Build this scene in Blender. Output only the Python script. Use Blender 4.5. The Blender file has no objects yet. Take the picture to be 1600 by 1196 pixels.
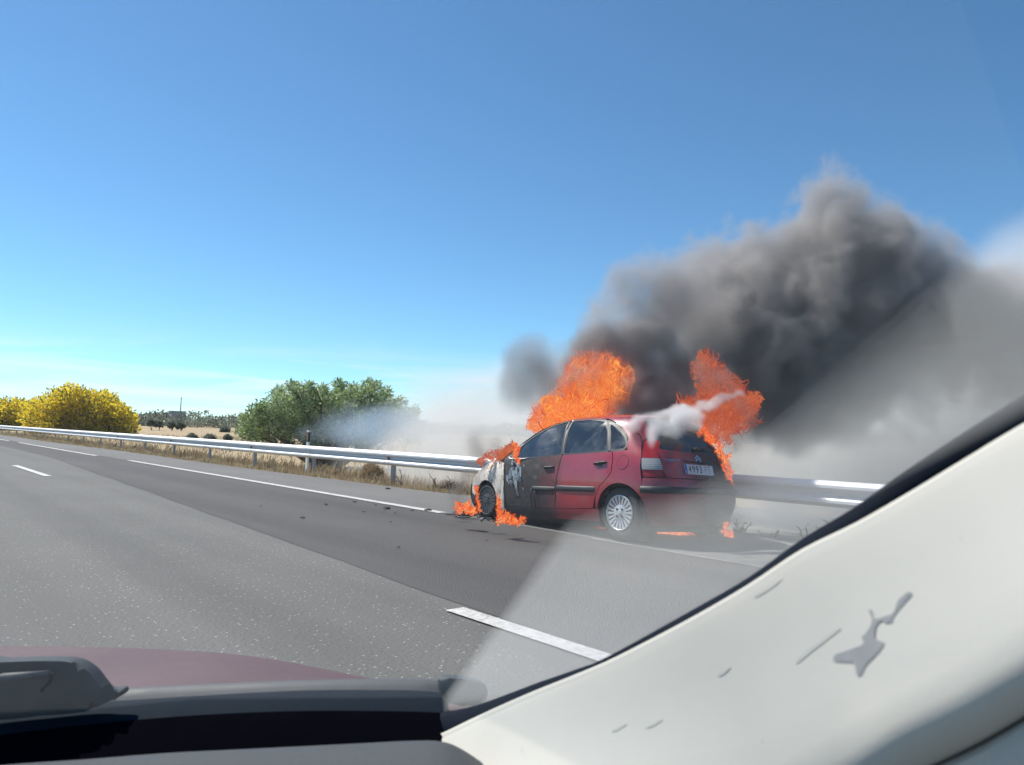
import bpy, bmesh, math, random
import numpy as np
from math import sin, cos, radians, pi, sqrt, atan2, degrees
from bisect import bisect_right
from mathutils import Vector, Matrix, noise as mnoise
from mathutils.geometry import delaunay_2d_cdt

random.seed(7)
rng = np.random.default_rng(7)
SC = bpy.context.scene
COL = SC.collection

# ------------------------------------------------------------------ camera
FPX = 1180.0
CAMH = 1.19
YAW, PITCH, ROLL = radians(40.5), radians(4.02), radians(1.72)
fw = np.array([sin(YAW)*cos(PITCH), cos(YAW)*cos(PITCH), sin(PITCH)])
_r0 = np.array([cos(YAW), -sin(YAW), 0.0])
_u0 = np.cross(_r0, fw)
rt = cos(ROLL)*_r0 + sin(ROLL)*_u0
up = -sin(ROLL)*_r0 + cos(ROLL)*_u0
CP = np.array([0.0, 0.0, CAMH])
cam = bpy.data.cameras.new('camera')
camo = bpy.data.objects.new('camera', cam)
COL.objects.link(camo)
M = Matrix(((rt[0], up[0], -fw[0], 0), (rt[1], up[1], -fw[1], 0), (rt[2], up[2], -fw[2], CAMH), (0, 0, 0, 1)))
camo.matrix_world = M
cam.sensor_fit = 'HORIZONTAL'
cam.sensor_width = 36.0
cam.lens = 36.0*FPX/1600.0
cam.clip_start = 0.02
cam.clip_end = 6000
cam.dof.use_dof = True
cam.dof.focus_distance = 9.5
cam.dof.aperture_fstop = 9.0
SC.camera = camo

# ------------------------------------------------------------------ sky, sun, exposure
SUN_EL = radians(52)
SUN_AZ = atan2(-0.32, 0.93)            # from +Y towards +X
sd = Vector((sin(SUN_AZ)*cos(SUN_EL), cos(SUN_AZ)*cos(SUN_EL), sin(SUN_EL)))
W = bpy.data.worlds.new('World')
SC.world = W
W.use_nodes = True
wn, wl = W.node_tree.nodes, W.node_tree.links
for n in list(wn):
    wn.remove(n)
wout = wn.new('ShaderNodeOutputWorld')
wbg = wn.new('ShaderNodeBackground')
wsky = wn.new('ShaderNodeTexSky')
wsky.sky_type = 'NISHITA'
wsky.sun_disc = False
wsky.sun_elevation = SUN_EL
wsky.sun_rotation = SUN_AZ % (2*pi)
wsky.altitude = 1200
wsky.air_density = 0.9
wsky.dust_density = 0.1
wsky.ozone_density = 1.6
wbg.inputs['Strength'].default_value = 0.09
wl.new(wbg.outputs[0], wout.inputs[0])
# thin streaky high cloud low over the horizon
wtc = wn.new('ShaderNodeTexCoord')
wsep = wn.new('ShaderNodeSeparateXYZ')
wl.new(wtc.outputs['Generated'], wsep.inputs[0])
wmap = wn.new('ShaderNodeMapping')
wmap.inputs['Scale'].default_value = (3.0, 3.0, 34.0)
wl.new(wtc.outputs['Generated'], wmap.inputs[0])
wno = wn.new('ShaderNodeTexNoise')
wno.inputs['Scale'].default_value = 1.6
wno.inputs['Detail'].default_value = 6
wno.inputs['Roughness'].default_value = 0.55
wno.inputs['Distortion'].default_value = 0.6
wl.new(wmap.outputs[0], wno.inputs['Vector'])
wr1 = wn.new('ShaderNodeMapRange')
wr1.inputs[1].default_value = 0.44
wr1.inputs[2].default_value = 0.66
wl.new(wno.outputs['Fac'], wr1.inputs[0])
wr2 = wn.new('ShaderNodeMapRange')      # fades with elevation
wr2.interpolation_type = 'SMOOTHSTEP'
wr2.inputs[1].default_value = 0.13
wr2.inputs[2].default_value = 0.0
wl.new(wsep.outputs[2], wr2.inputs[0])
wmul = wn.new('ShaderNodeMath'); wmul.operation = 'MULTIPLY'
wl.new(wr1.outputs[0], wmul.inputs[0]); wl.new(wr2.outputs[0], wmul.inputs[1])
wm2 = wn.new('ShaderNodeMath'); wm2.operation = 'MULTIPLY'; wm2.inputs[1].default_value = 0.9
wl.new(wmul.outputs[0], wm2.inputs[0])
wmix = wn.new('ShaderNodeMix'); wmix.data_type = 'RGBA'
wmix.inputs[7].default_value = (6.2, 6.6, 6.9, 1)
wl.new(wm2.outputs[0], wmix.inputs[0])
whs = wn.new('ShaderNodeMix')
whs.blend_type = 'MULTIPLY'; whs.data_type = 'RGBA'; whs.inputs[0].default_value = 1.0
whs.inputs[7].default_value = (0.61, 0.905, 1.0, 1)
wl.new(wsky.outputs[0], whs.inputs[6])
wl.new(whs.outputs[2], wmix.inputs[6])
wl.new(wmix.outputs[2], wbg.inputs['Color'])

sun = bpy.data.lights.new('sun', 'SUN')
sun.energy = 3.8
sun.angle = radians(0.53)
sun.color = (1.0, 0.95, 0.87)
suno = bpy.data.objects.new('sun', sun)
suno.rotation_euler = sd.to_track_quat('Z', 'Y').to_euler()
COL.objects.link(suno)

SC.view_settings.view_transform = 'Standard'
SC.view_settings.look = 'None'
SC.view_settings.exposure = 0.75
SC.view_settings.gamma = 1.0
SC.view_settings.use_curve_mapping = False
SC.render.engine = 'CYCLES'
cy = SC.cycles
cy.use_denoising = True
cy.use_adaptive_sampling = True
cy.adaptive_threshold = 0.02
cy.max_bounces = 6
cy.diffuse_bounces = 2
cy.glossy_bounces = 3
cy.transparent_max_bounces = 64
cy.volume_bounces = 2
cy.caustics_reflective = False
cy.caustics_refractive = False
cy.sample_clamp_indirect = 4.0


# ------------------------------------------------------------------ helpers
def ray(px, py):
    return fw + (px-800)/FPX*rt - (py-598)/FPX*up

def ground_at(px, py, z=0.0):
    d = ray(px, py)
    return CP + d*((z-CAMH)/d[2])

def at_depth(px, py, dep):
    return CP + ray(px, py)*dep

def link(o, parent=None):
    COL.objects.link(o)
    if parent is not None:
        o.parent = parent
    return o

def meshobj(name, verts, faces, mat, parent=None, smooth=False, sharp=None):
    me = bpy.data.meshes.new(name)
    me.from_pydata([tuple(map(float, v)) for v in verts], [], [tuple(f) for f in faces])
    me.update()
    if mat is not None:
        me.materials.append(mat)
    if smooth:
        me.shade_smooth()
        if sharp:
            me.set_sharp_from_angle(angle=radians(sharp))
    o = bpy.data.objects.new(name, me)
    return link(o, parent)

def bmobj(name, bm, mat, parent=None, smooth=False, sharp=40):
    me = bpy.data.meshes.new(name)
    bmesh.ops.recalc_face_normals(bm, faces=bm.faces[:])
    bm.to_mesh(me)
    bm.free()
    if mat is not None:
        me.materials.append(mat)
    if smooth:
        me.shade_smooth()
        me.set_sharp_from_angle(angle=radians(sharp))
    return link(bpy.data.objects.new(name, me), parent)

def tag(o, label=None, cat=None, group=None, kind=None):
    if label: o['label'] = label
    if cat: o['category'] = cat
    if group: o['group'] = group
    if kind: o['kind'] = kind
    return o

def thing(name, label, cat, loc=(0, 0, 0), group=None):
    o = bpy.data.objects.new(name, None)
    o.empty_display_size = 0.1
    o.location = loc
    COL.objects.link(o)
    return tag(o, label, cat, group)

def add_box(bm, c, s, rot=None):
    r = bmesh.ops.create_cube(bm, size=1.0)
    m = Matrix.Translation(c)
    if rot is not None:
        m = m @ rot.to_4x4()
    m = m @ Matrix.Diagonal((s[0], s[1], s[2], 1))
    bmesh.ops.transform(bm, matrix=m, verts=r['verts'])
    return r['verts']

def tube_data(pts, rads, seg=6, verts=None, faces=None, cap=True):
    verts = [] if verts is None else verts
    faces = [] if faces is None else faces
    pts = [Vector(p) for p in pts]
    n = len(pts)
    b0 = len(verts)
    ref = Vector((0.31, 0.17, 0.93))
    for i, p in enumerate(pts):
        t = (pts[min(i+1, n-1)] - pts[max(i-1, 0)])
        if t.length < 1e-9: t = Vector((0, 0, 1))
        t.normalize()
        a = t.cross(ref)
        if a.length < 1e-3: a = t.cross(Vector((1, 0, 0)))
        a.normalize(); b = t.cross(a)
        rr = rads[i] if hasattr(rads, '__len__') else rads
        for k in range(seg):
            an = 2*pi*k/seg
            verts.append(tuple(p + a*(cos(an)*rr) + b*(sin(an)*rr)))
    for i in range(n-1):
        for k in range(seg):
            k2 = (k+1) % seg
            faces.append((b0+i*seg+k, b0+i*seg+k2, b0+(i+1)*seg+k2, b0+(i+1)*seg+k))
    if cap:
        faces.append(tuple(b0+k for k in range(seg))[::-1])
        faces.append(tuple(b0+(n-1)*seg+k for k in range(seg)))
    return verts, faces

def loft(rows, closed=False):
    """rows: list of equally long lists of points -> verts, faces"""
    verts, faces = [], []
    m = len(rows[0])
    for r in rows:
        verts += [tuple(p) for p in r]
    for i in range(len(rows)-1):
        for j in range(m-1 + (1 if closed else 0)):
            j2 = (j+1) % m
            faces.append((i*m+j, i*m+j2, (i+1)*m+j2, (i+1)*m+j))
    return verts, faces

def catmull(pts, n=6, closed=False):
    P = [np.array(p, float) for p in pts]
    out = []
    N = len(P)
    rngi = range(N if closed else N-1)
    for i in rngi:
        if closed:
            p0, p1, p2, p3 = P[(i-1) % N], P[i], P[(i+1) % N], P[(i+2) % N]
        else:
            p0, p1, p2, p3 = P[max(i-1, 0)], P[i], P[i+1], P[min(i+2, N-1)]
        for k in range(n):
            t = k/n
            out.append(0.5*((2*p1) + (-p0+p2)*t + (2*p0-5*p1+4*p2-p3)*t*t + (-p0+3*p1-3*p2+p3)*t**3))
    if not closed:
        out.append(P[-1])
    return out

# ---- materials
class NT:
    def __init__(s, name):
        s.m = bpy.data.materials.new(name)
        s.m.use_nodes = True
        s.n, s.l = s.m.node_tree.nodes, s.m.node_tree.links
        s.b = s.n['Principled BSDF']
        s.out = s.n['Material Output']
    def new(s, t, **kw):
        x = s.n.new(t)
        for k, v in kw.items():
            setattr(x, k, v)
        return x
    def coord(s, which='Object', scale=None, rot=None):
        tc = s.new('ShaderNodeTexCoord')
        if scale is None and rot is None:
            return tc.outputs[which]
        mp = s.new('ShaderNodeMapping')
        if scale is not None: mp.inputs['Scale'].default_value = scale
        if rot is not None: mp.inputs['Rotation'].default_value = rot
        s.l.new(tc.outputs[which], mp.inputs[0])
        return mp.outputs[0]
    def noise(s, vec, scale, detail=4, rough=0.55, dist=0.0):
        x = s.new('ShaderNodeTexNoise')
        x.inputs['Scale'].default_value = scale
        x.inputs['Detail'].default_value = detail
        x.inputs['Roughness'].default_value = rough
        x.inputs['Distortion'].default_value = dist
        if vec is not None: s.l.new(vec, x.inputs['Vector'])
        return x.outputs['Fac']
    def vor(s, vec, scale, feature='F1'):
        x = s.new('ShaderNodeTexVoronoi')
        x.feature = feature
        x.inputs['Scale'].default_value = scale
        if vec is not None: s.l.new(vec, x.inputs['Vector'])
        return x
    def ramp(s, fac, stops):
        x = s.new('ShaderNodeValToRGB')
        e = x.color_ramp.elements
        while len(e) < len(stops): e.new(0.5)
        for el, (p, c) in zip(e, stops):
            el.position = p
            el.color = (*c, 1) if len(c) == 3 else c
        s.l.new(fac, x.inputs[0])
        return x.outputs[0]
    def rng(s, fac, a, b, c=0.0, d=1.0, smooth=False):
        x = s.new('ShaderNodeMapRange')
        if smooth: x.interpolation_type = 'SMOOTHSTEP'
        x.inputs[1].default_value, x.inputs[2].default_value = a, b
        x.inputs[3].default_value, x.inputs[4].default_value = c, d
        s.l.new(fac, x.inputs[0])
        return x.outputs[0]
    def math(s, op, a, b=None, clamp=False):
        x = s.new('ShaderNodeMath', operation=op)
        x.use_clamp = clamp
        for i, v in enumerate((a, b)):
            if v is None: continue
            if isinstance(v, (int, float)): x.inputs[i].default_value = v
            else: s.l.new(v, x.inputs[i])
        return x.outputs[0]
    def mix(s, fac, a, b, blend='MIX'):
        x = s.new('ShaderNodeMix', data_type='RGBA', blend_type=blend)
        for i, v in ((0, fac), (6, a), (7, b)):
            if isinstance(v, (int, float)): x.inputs[i].default_value = v
            elif isinstance(v, tuple): x.inputs[i].default_value = (*v, 1) if len(v) == 3 else v
            else: s.l.new(v, x.inputs[i])
        return x.outputs[2]
    def set(s, **kw):
        for k, v in kw.items():
            k = k.replace('_', ' ')
            i = s.b.inputs[k]
            if isinstance(v, (int, float)): i.default_value = v
            elif isinstance(v, tuple): i.default_value = (*v, 1) if len(v) == 3 else v
            else: s.l.new(v, i)
        return s
    def bump(s, h, strength=0.3, dist=0.01):
        x = s.new('ShaderNodeBump')
        x.inputs['Strength'].default_value = strength
        x.inputs['Distance'].default_value = dist
        s.l.new(h, x.inputs['Height'])
        s.l.new(x.outputs[0], s.b.inputs['Normal'])
        return s

def plain(name, col, rough=0.6, metal=0.0, var=0.15, scale=20, bump=0.0, spec=0.5):
    t = NT(name)
    nz = t.noise(t.coord(), scale, 5, 0.6)
    lo = tuple(c*(1-var) for c in col); hi = tuple(min(1, c*(1+var)) for c in col)
    t.set(Base_Color=t.mix(nz, lo, hi), Roughness=t.rng(nz, 0.2, 0.8, max(0, rough-0.08), min(1, rough+0.08)), Metallic=metal)
    t.b.inputs['Specular IOR Level'].default_value = spec
    if bump: t.bump(nz, bump, 0.005)
    return t.m

# ------------------------------------------------------------------ ground, road
def make_ground_mat():
    t = NT('dry_ground')
    c = t.coord()
    n1 = t.noise(c, 0.05, 6, 0.6)
    n2 = t.noise(c, 1.3, 6, 0.65)
    n3 = t.noise(c, 9.0, 4, 0.7)
    stripes = t.noise(t.coord('Object', (0.012, 0.16, 1.0), (0, 0, radians(28))), 1.0, 4, 0.6)
    a = t.ramp(n1, [(0.3, (0.30, 0.225, 0.125)), (0.55, (0.39, 0.30, 0.175)), (0.75, (0.45, 0.37, 0.235))])
    b = t.mix(t.rng(stripes, 0.42, 0.62), a, (0.36, 0.25, 0.13))
    d = t.mix(t.math('MULTIPLY', t.rng(n2, 0.5, 0.75), 0.6), b, (0.24, 0.185, 0.10))
    e = t.mix(t.math('MULTIPLY', t.rng(n3, 0.5, 0.8), 0.45), d, (0.50, 0.43, 0.28))
    t.set(Base_Color=e, Roughness=0.95)
    t.bump(n3, 0.6, 0.05)
    return t.m

def asphalt(name, base, fleck, fleckcol, coarse, stain=0.25, tint=(1, 1, 1), ruts=()):
    t = NT(name)
    c = t.coord()
    big = t.noise(c, 0.35, 5, 0.6)
    tracks = t.noise(t.coord('Object', (1.1, 0.035, 1)), 1.0, 4, 0.55)
    grain = t.noise(c, 55, 3, 0.75)
    v = t.vor(c, coarse)
    cellr = t.new('ShaderNodeSeparateColor'); t.l.new(v.outputs['Color'], cellr.inputs[0])
    dark = tuple(base*0.62*k for k in tint); lite = tuple(base*1.32*k for k in tint)
    a = t.mix(t.rng(grain, 0.3, 0.72), dark, lite)
    # single pale stones in the binder
    near = t.rng(v.outputs['Distance'], 0.30, 0.18)
    pick = t.rng(cellr.outputs[0], 1-fleck, 1-fleck+0.02)
    b = t.mix(t.math('MULTIPLY', near, pick), a, fleckcol)
    mul = t.mix(1.0, b, t.ramp(tracks, [(0.3, (1-stain,)*3), (0.7, (1+stain*0.3,)*3)]), 'MULTIPLY')
    mul2 = t.mix(1.0, mul, t.ramp(big, [(0.3, (0.88,)*3), (0.7, (1.06,)*3)]), 'MULTIPLY')
    if ruts:                                  # polished, oil-darkened wheel tracks
        sx = t.new('ShaderNodeSeparateXYZ'); t.l.new(c, sx.inputs[0])
        wob = t.math('MULTIPLY', t.math('SUBTRACT', t.noise(t.coord('Object', (0, .25, 0)), 1.0, 3), .5), .5)
        acc = None
        for xr in ruts:
            q = t.rng(t.math('ABSOLUTE', t.math('SUBTRACT', t.math('ADD', sx.outputs[0], wob), xr)), .42, .05, 0, 1, True)
            acc = q if acc is None else t.math('MAXIMUM', acc, q)
        acc = t.math('MULTIPLY', acc, t.rng(t.noise(t.coord('Object', (2.5, .5, 1)), 1.5, 5, .65), .25, .7, .25, .75))
        mul2 = t.mix(t.math('MULTIPLY', acc, .34), mul2, tuple(base*.42*k for k in tint))
    t.set(Base_Color=mul2, Roughness=t.rng(grain, 0.3, 0.7, 0.75, 0.95))
    t.b.inputs['Specular IOR Level'].default_value = 0.35
    h = t.math('ADD', t.math('MULTIPLY', v.outputs['Distance'], -0.6), grain)
    t.bump(h, 0.55, 0.012)
    return t.m

MAT_GROUND = make_ground_mat()
MAT_ROAD = asphalt('asphalt_coarse', 0.142, 0.15, (0.50, 0.49, 0.46), 38, 0.24, (1.03, 1.0, 0.92), (-1.6, .35, 1.95))
MAT_LANE = asphalt('asphalt_dark', 0.088, 0.012, (0.30, 0.28, 0.26), 60, 0.30, (1.05, 0.985, 0.94), (4.05, 5.75))
MAT_SHOULDER = asphalt('asphalt_shoulder', 0.16, 0.05, (0.40, 0.38, 0.34), 38, 0.12, (1.03, 1.0, 0.95))

def grid_sheet(name, xs, ys, zf, mat, kind='structure'):
    verts = [(x, y, zf(x, y)) for y in ys for x in xs]
    n = len(xs)
    faces = [(j*n+i, j*n+i+1, (j+1)*n+i+1, (j+1)*n+i) for j in range(len(ys)-1) for i in range(n-1)]
    o = meshobj(name, verts, faces, mat, smooth=True)
    if kind: o['kind'] = kind
    return o

def terrain_z(x, y):
    z = -0.05
    if x > 9.15:
        k = min(1.0, (x-9.15)/3.0)
        z += -0.25*k*k*(3-2*k)
        z += 0.05*mnoise.noise((x*0.7, y*0.7, 3.1))*k
    d = sqrt(x*x+y*y)
    if d > 40:
        k = min(1, (d-40)/500)
        z += 1.2*k*mnoise.noise((x*0.006, y*0.006, 0.0)) + 3.0*max(0, (d-150)/600)*k
    return z

gx = sorted(set([-1500, -700, -300, -120, -50, -20] + [9.0+0.45*i for i in range(14)] + [16, 18, 21, 25, 30, 36, 44, 54, 66, 80, 100, 130, 170, 220, 290, 380, 500, 650, 850, 1100, 1500]))
gy = sorted(set([-400, -150, -60, -25, -10] + [-4+1.3*i for i in range(34)] + [42, 46, 52, 60, 70, 82, 96, 115, 140, 170, 210, 260, 330, 420, 540, 700, 900, 1200, 1600]))
tag(grid_sheet('ground', gx, gy, terrain_z, MAT_GROUND), 'dry tan field with cropped stubble beyond the guardrail')

def strip(name, xa, xb, y0, y1, z, mat, nseg=60, jag=0.0, thick=0.0, label=None):
    """a flat strip along the road between x functions xa(y) and xb(y)"""
    ys = [y0+(y1-y0)*(i/nseg)**1.8 for i in range(nseg+1)]
    L, R = [], []
    for y in ys:
        L.append((xa(y) + jag*mnoise.noise((y*1.7, 0.3, z*91)), y, z))
        R.append((xb(y) + jag*mnoise.noise((y*2.1, 5.3, z*77)), y, z))
    v, f = loft([L, R])
    o = meshobj(name, v, [q[::-1] for q in f], mat)
    return tag(o, label, kind='structure')

strip('road', lambda y: -9.0, lambda y: 8.3, -40, 420, 0.0, MAT_ROAD, 80, label='grey coarse asphalt of the left lane with pale stone flecks')
def dark_edge(y):
    return 3.0 + 0.063*max(0, y) if y < 30 else 4.9
strip('dark_lane', dark_edge, lambda y: 6.72, -6, 420, 0.004, MAT_LANE, 200, 0.05, label='darker smooth asphalt of the right lane')
def edge_x(y):
    return 8.82 + (0.12*sin(y*0.21)) - min(0.35, max(0, (y-12))*0.012)
strip('road_shoulder', lambda y: 6.66, edge_x, -10, 420, 0.008, MAT_SHOULDER, 300, 0.07, label='pale grey paved shoulder between edge line and guardrail')

def make_paint_mat():
    t = NT('road_paint')
    c = t.coord()
    n = t.noise(c, 26, 6, 0.7)
    n2 = t.noise(c, 3, 4, 0.6)
    wear = t.rng(t.math('ADD', n, t.math('MULTIPLY', n2, 0.35)), 0.60, 0.85)
    t.set(Base_Color=t.mix(wear, (0.60, 0.585, 0.55), (0.30, 0.29, 0.27)), Roughness=0.7)
    t.bump(n, 0.3, 0.004)
    return t.m
MAT_PAINT = make_paint_mat()
def faded_paint():
    t = NT('road_paint_faded')
    n = t.noise(t.coord(), 12, 6, 0.7)
    t.set(Base_Color=t.mix(t.rng(n, 0.4, 0.62), (0.34, 0.33, 0.31), (0.15, 0.145, 0.135)), Roughness=0.8)
    return t.m
MAT_FADED = faded_paint()
def marking(x, w, y0, y1, mat=MAT_PAINT, lab=None):
    n = max(6, int((y1-y0)/0.35))
    ys = [y0+(y1-y0)*i/n for i in range(n+1)]
    L = [(x-w/2+0.008*mnoise.noise((y*6, 1, x)), y, 0.012) for y in ys]
    R = [(x+w/2+0.008*mnoise.noise((y*6, 7, x)), y, 0.012) for y in ys]
    v, f = loft([L, R])
    tag(meshobj('lane_marking', v, [q[::-1] for q in f], mat), lab, kind='structure')
marking(6.66, 0.17, 9.3, 26.9)
marking(6.50, 0.17, 30.7, 48.8)
marking(6.50, 0.17, 52.5, 70)
marking(6.60, 0.05, 2.0, 6.2, MAT_FADED)
marking(3.12, 0.15, -0.8, 4.18)
marking(3.12, 0.15, 19.07, 23.85)
marking(3.12, 0.15, 36, 40.8)
marking(3.12, 0.15, 53, 57.8)

# tar smear and soot stain on the asphalt round the front wheel
def soot_patch():
    t = NT('soot_stain')
    n = t.noise(t.coord(), 3.2, 6, 0.7)
    t.set(Base_Color=t.mix(t.rng(n, 0.35, 0.65), (0.012, 0.011, 0.011), (0.04, 0.038, 0.036)), Roughness=0.75)
    return t.m
def blob_sheet(name, cx, cy_, rx, ry, z, mat, ang=0.0, rough=0.35, seed=0, n=40):
    vs = [(0, 0, z)]
    for i in range(n):
        a = 2*pi*i/n
        k = 1 + rough*mnoise.noise((cos(a)*1.7+seed, sin(a)*1.7, seed*1.3)) + rough*0.5*mnoise.noise((cos(a)*5+seed, sin(a)*5, seed))
        x, y = cos(a)*rx*k, sin(a)*ry*k
        vs.append((x*cos(ang)-y*sin(ang), x*sin(ang)+y*cos(ang), z))
    o = meshobj(name, vs, [(0, i+1, (i+1) % n+1) for i in range(n)], mat)
    o.location = (cx, cy_, 0)
    return o
MAT_SOOT = soot_patch()
g = ground_at(752, 805)
tag(blob_sheet('soot_stain', g[0]-0.1, g[1]+0.15, 0.42, 0.26, 0.016, MAT_SOOT, 0.6, 0.9, 3, 160), 'black burnt stain on the asphalt under the front wheel', kind='stuff')

# ------------------------------------------------------------------ guardrail
def galv():
    t = NT('galvanised_steel')
    c = t.coord()
    n = t.noise(c, 9, 5, 0.6)
    n2 = t.noise(t.coord('Object', (6, 0.5, 6)), 3, 5, 0.65)
    base = t.mix(n, (0.56, 0.575, 0.59), (0.72, 0.735, 0.745))
    t.set(Base_Color=t.mix(t.math('MULTIPLY', t.rng(n2, 0.58, 0.8), 0.35), base, (0.40, 0.36, 0.31)), Metallic=0.35, Roughness=t.rng(n, 0.3, 0.7, 0.42, 0.6))
    return t.m
MAT_GALV = galv()
MAT_POST = plain('post_steel', (0.30, 0.315, 0.335), 0.6, 0.3, 0.2, 12)
MAT_AMBER = plain('amber_reflector', (0.42, 0.13, 0.03), 0.35, 0, 0.2, 40)
RX = 9.10
prof = [(0.0, .755), (-.012, .752), (-.05, .722), (-.082, .700), (-.085, .668), (-.05, .640), (-.008, .612), (-.004, .578), (-.05, .548), (-.082, .520), (-.085, .488), (-.05, .462), (-.012, .440), (0.0, .435)]
grail = thing('guardrail', 'galvanised steel guardrail running along the shoulder behind the burning car', 'guardrail', (RX, 15, 0))
def beam_mesh():
    bm = bmesh.new()
    th = 0.004
    L = 4.18
    ring = [(o, z) for o, z in prof] + [(o+th, z) for o, z in prof[::-1]]
    ny = 5
    rows = []
    for j in range(ny):
        y = -0.09 + L*j/(ny-1)
        rows.append([bm.verts.new((o + (0.005 if False else 0), y, z)) for o, z in ring])
    m = len(ring)
    for j in range(ny-1):
        for k in range(m):
            k2 = (k+1) % m
            bm.faces.new((rows[j][k], rows[j][k2], rows[j+1][k2], rows[j+1][k]))
    bm.faces.new(rows[0]); bm.faces.new(rows[-1])
    return bm
b0 = bmobj('beam', beam_mesh(), MAT_GALV, grail, True, 35)
# a post: a C profile driven into the verge, with its spacer
def post_mesh():
    bm = bmesh.new()
    add_box(bm, (0.0, 0, 0.25), (0.006, 0.115, 0.92))
    add_box(bm, (0.03, 0.058, 0.25), (0.06, 0.006, 0.92))
    add_box(bm, (0.03, -0.058, 0.25), (0.06, 0.006, 0.92))
    add_box(bm, (-0.03, 0, 0.60), (0.052, 0.10, 0.13))
    return bm
p0 = bmobj('post', post_mesh(), MAT_POST, grail)
def refl_mesh():
    bm = bmesh.new()
    a = [(-0.012, -.05, .625), (-0.012, .05, .625), (-0.012, .022, .565), (-0.012, -.022, .565)]
    bb = [(-0.05, -.05, .625), (-0.05, .05, .625), (-0.05, .022, .565), (-0.05, -.022, .565)]
    va = [bm.verts.new(p) for p in a]; vb = [bm.verts.new(p) for p in bb]
    bm.faces.new(va); bm.faces.new(vb)
    for i in range(4):
        bm.faces.new((va[i], va[(i+1) % 4], vb[(i+1) % 4], vb[i]))
    return bm
r0 = bmobj('reflector', refl_mesh(), MAT_AMBER, grail)
def bolt_mesh():
    bm = bmesh.new()
    bmesh.ops.create_cone(bm, cap_ends=True, segments=8, radius1=0.016, radius2=0.012, depth=0.012,
                          matrix=Matrix.Translation((-0.092, 0, 0)) @ Matrix.Rotation(pi/2, 4, 'Y'))
    return bm
bo = bmobj('bolt', bolt_mesh(), MAT_POST, grail)
POST_Y = [14.85 + 4.0*k for k in range(-4, 50)]
first = dict(beam=True, post=True, reflector=True, bolt=True)
def put(src, loc, rz=0.0):
    key = src.name.split('.')[0]
    if first[key]:
        o = src; first[key] = False
    else:
        o = src.copy(); COL.objects.link(o); o.parent = grail
    o.location = loc
    o.rotation_euler = (0, 0, rz)
    return o
for k, y in enumerate(POST_Y):
    yl = y - 15.0
    put(b0, (-0.006*(k % 2), yl, 0.004*mnoise.noise((k*1.3, 0, 0))))
    put(p0, (0.088, yl, -0.02+0.01*mnoise.noise((k*2.1, 4, 0))), 0.03*mnoise.noise((k, 1, 1)))
    if k % 2 == 0 and k >= 2:
        put(r0, (0, yl, 0))
    if k < 12:
        put(bo, (0, yl+0.05, 0.684)); put(bo, (0, yl-0.12, 0.505)); put(bo, (0, yl+0.07, 0.505))

# ------------------------------------------------------------------ delineator post behind the rail
MAT_WPLASTIC = plain('white_plastic', (0.70, 0.71, 0.70), 0.5, 0, 0.05)
MAT_BPLASTIC = plain('black_plastic', (0.018, 0.018, 0.02), 0.55, 0, 0.2)
pd = CP + ray(481, 700)*(9.45/ray(481, 700)[0])
dl = thing('delineator_post', 'white plastic marker post with black head and amber reflector behind the guardrail', 'marker post', (9.45, pd[1], -0.1))
bm = bmesh.new(); add_box(bm, (0, 0, 0.45), (0.05, 0.12, 0.98)); bmobj('post_body', bm, MAT_WPLASTIC, dl)
bm = bmesh.new(); add_box(bm, (0, 0, 1.08), (0.054, 0.125, 0.27)); bmobj('black_band', bm, MAT_BPLASTIC, dl)
bm = bmesh.new(); add_box(bm, (-0.03, 0, 1.09), (0.008, 0.055, 0.18)); bmobj('reflector', bm, MAT_AMBER, dl)
bm = bmesh.new(); add_box(bm, (0, 0, 1.24), (0.05, 0.12, 0.05)); bmobj('post_cap', bm, MAT_WPLASTIC, dl)

# ------------------------------------------------------------------ plants
def leaf_mat(name, cols, trans=0.25, rough=0.6, nscale=1.2):
    t = NT(name)
    gm = t.new('ShaderNodeNewGeometry')
    rnd = gm.outputs['Random Per Island']
    n = t.noise(t.coord(), nscale, 3, 0.6)
    f = t.math('ADD', t.math('MULTIPLY', rnd, 0.62), t.math('MULTIPLY', n, 0.55))
    c = t.ramp(f, cols)
    t.set(Base_Color=c, Roughness=rough)
    t.b.inputs['Specular IOR Level'].default_value = 0.3
    tr = t.new('ShaderNodeBsdfTranslucent')
    t.l.new(c, tr.inputs[0])
    mx = t.new('ShaderNodeMixShader')
    mx.inputs[0].default_value = trans
    t.l.new(t.b.outputs[0], mx.inputs[1]); t.l.new(tr.outputs[0], mx.inputs[2])
    t.l.new(mx.outputs[0], t.out.inputs[0])
    return t.m

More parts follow.
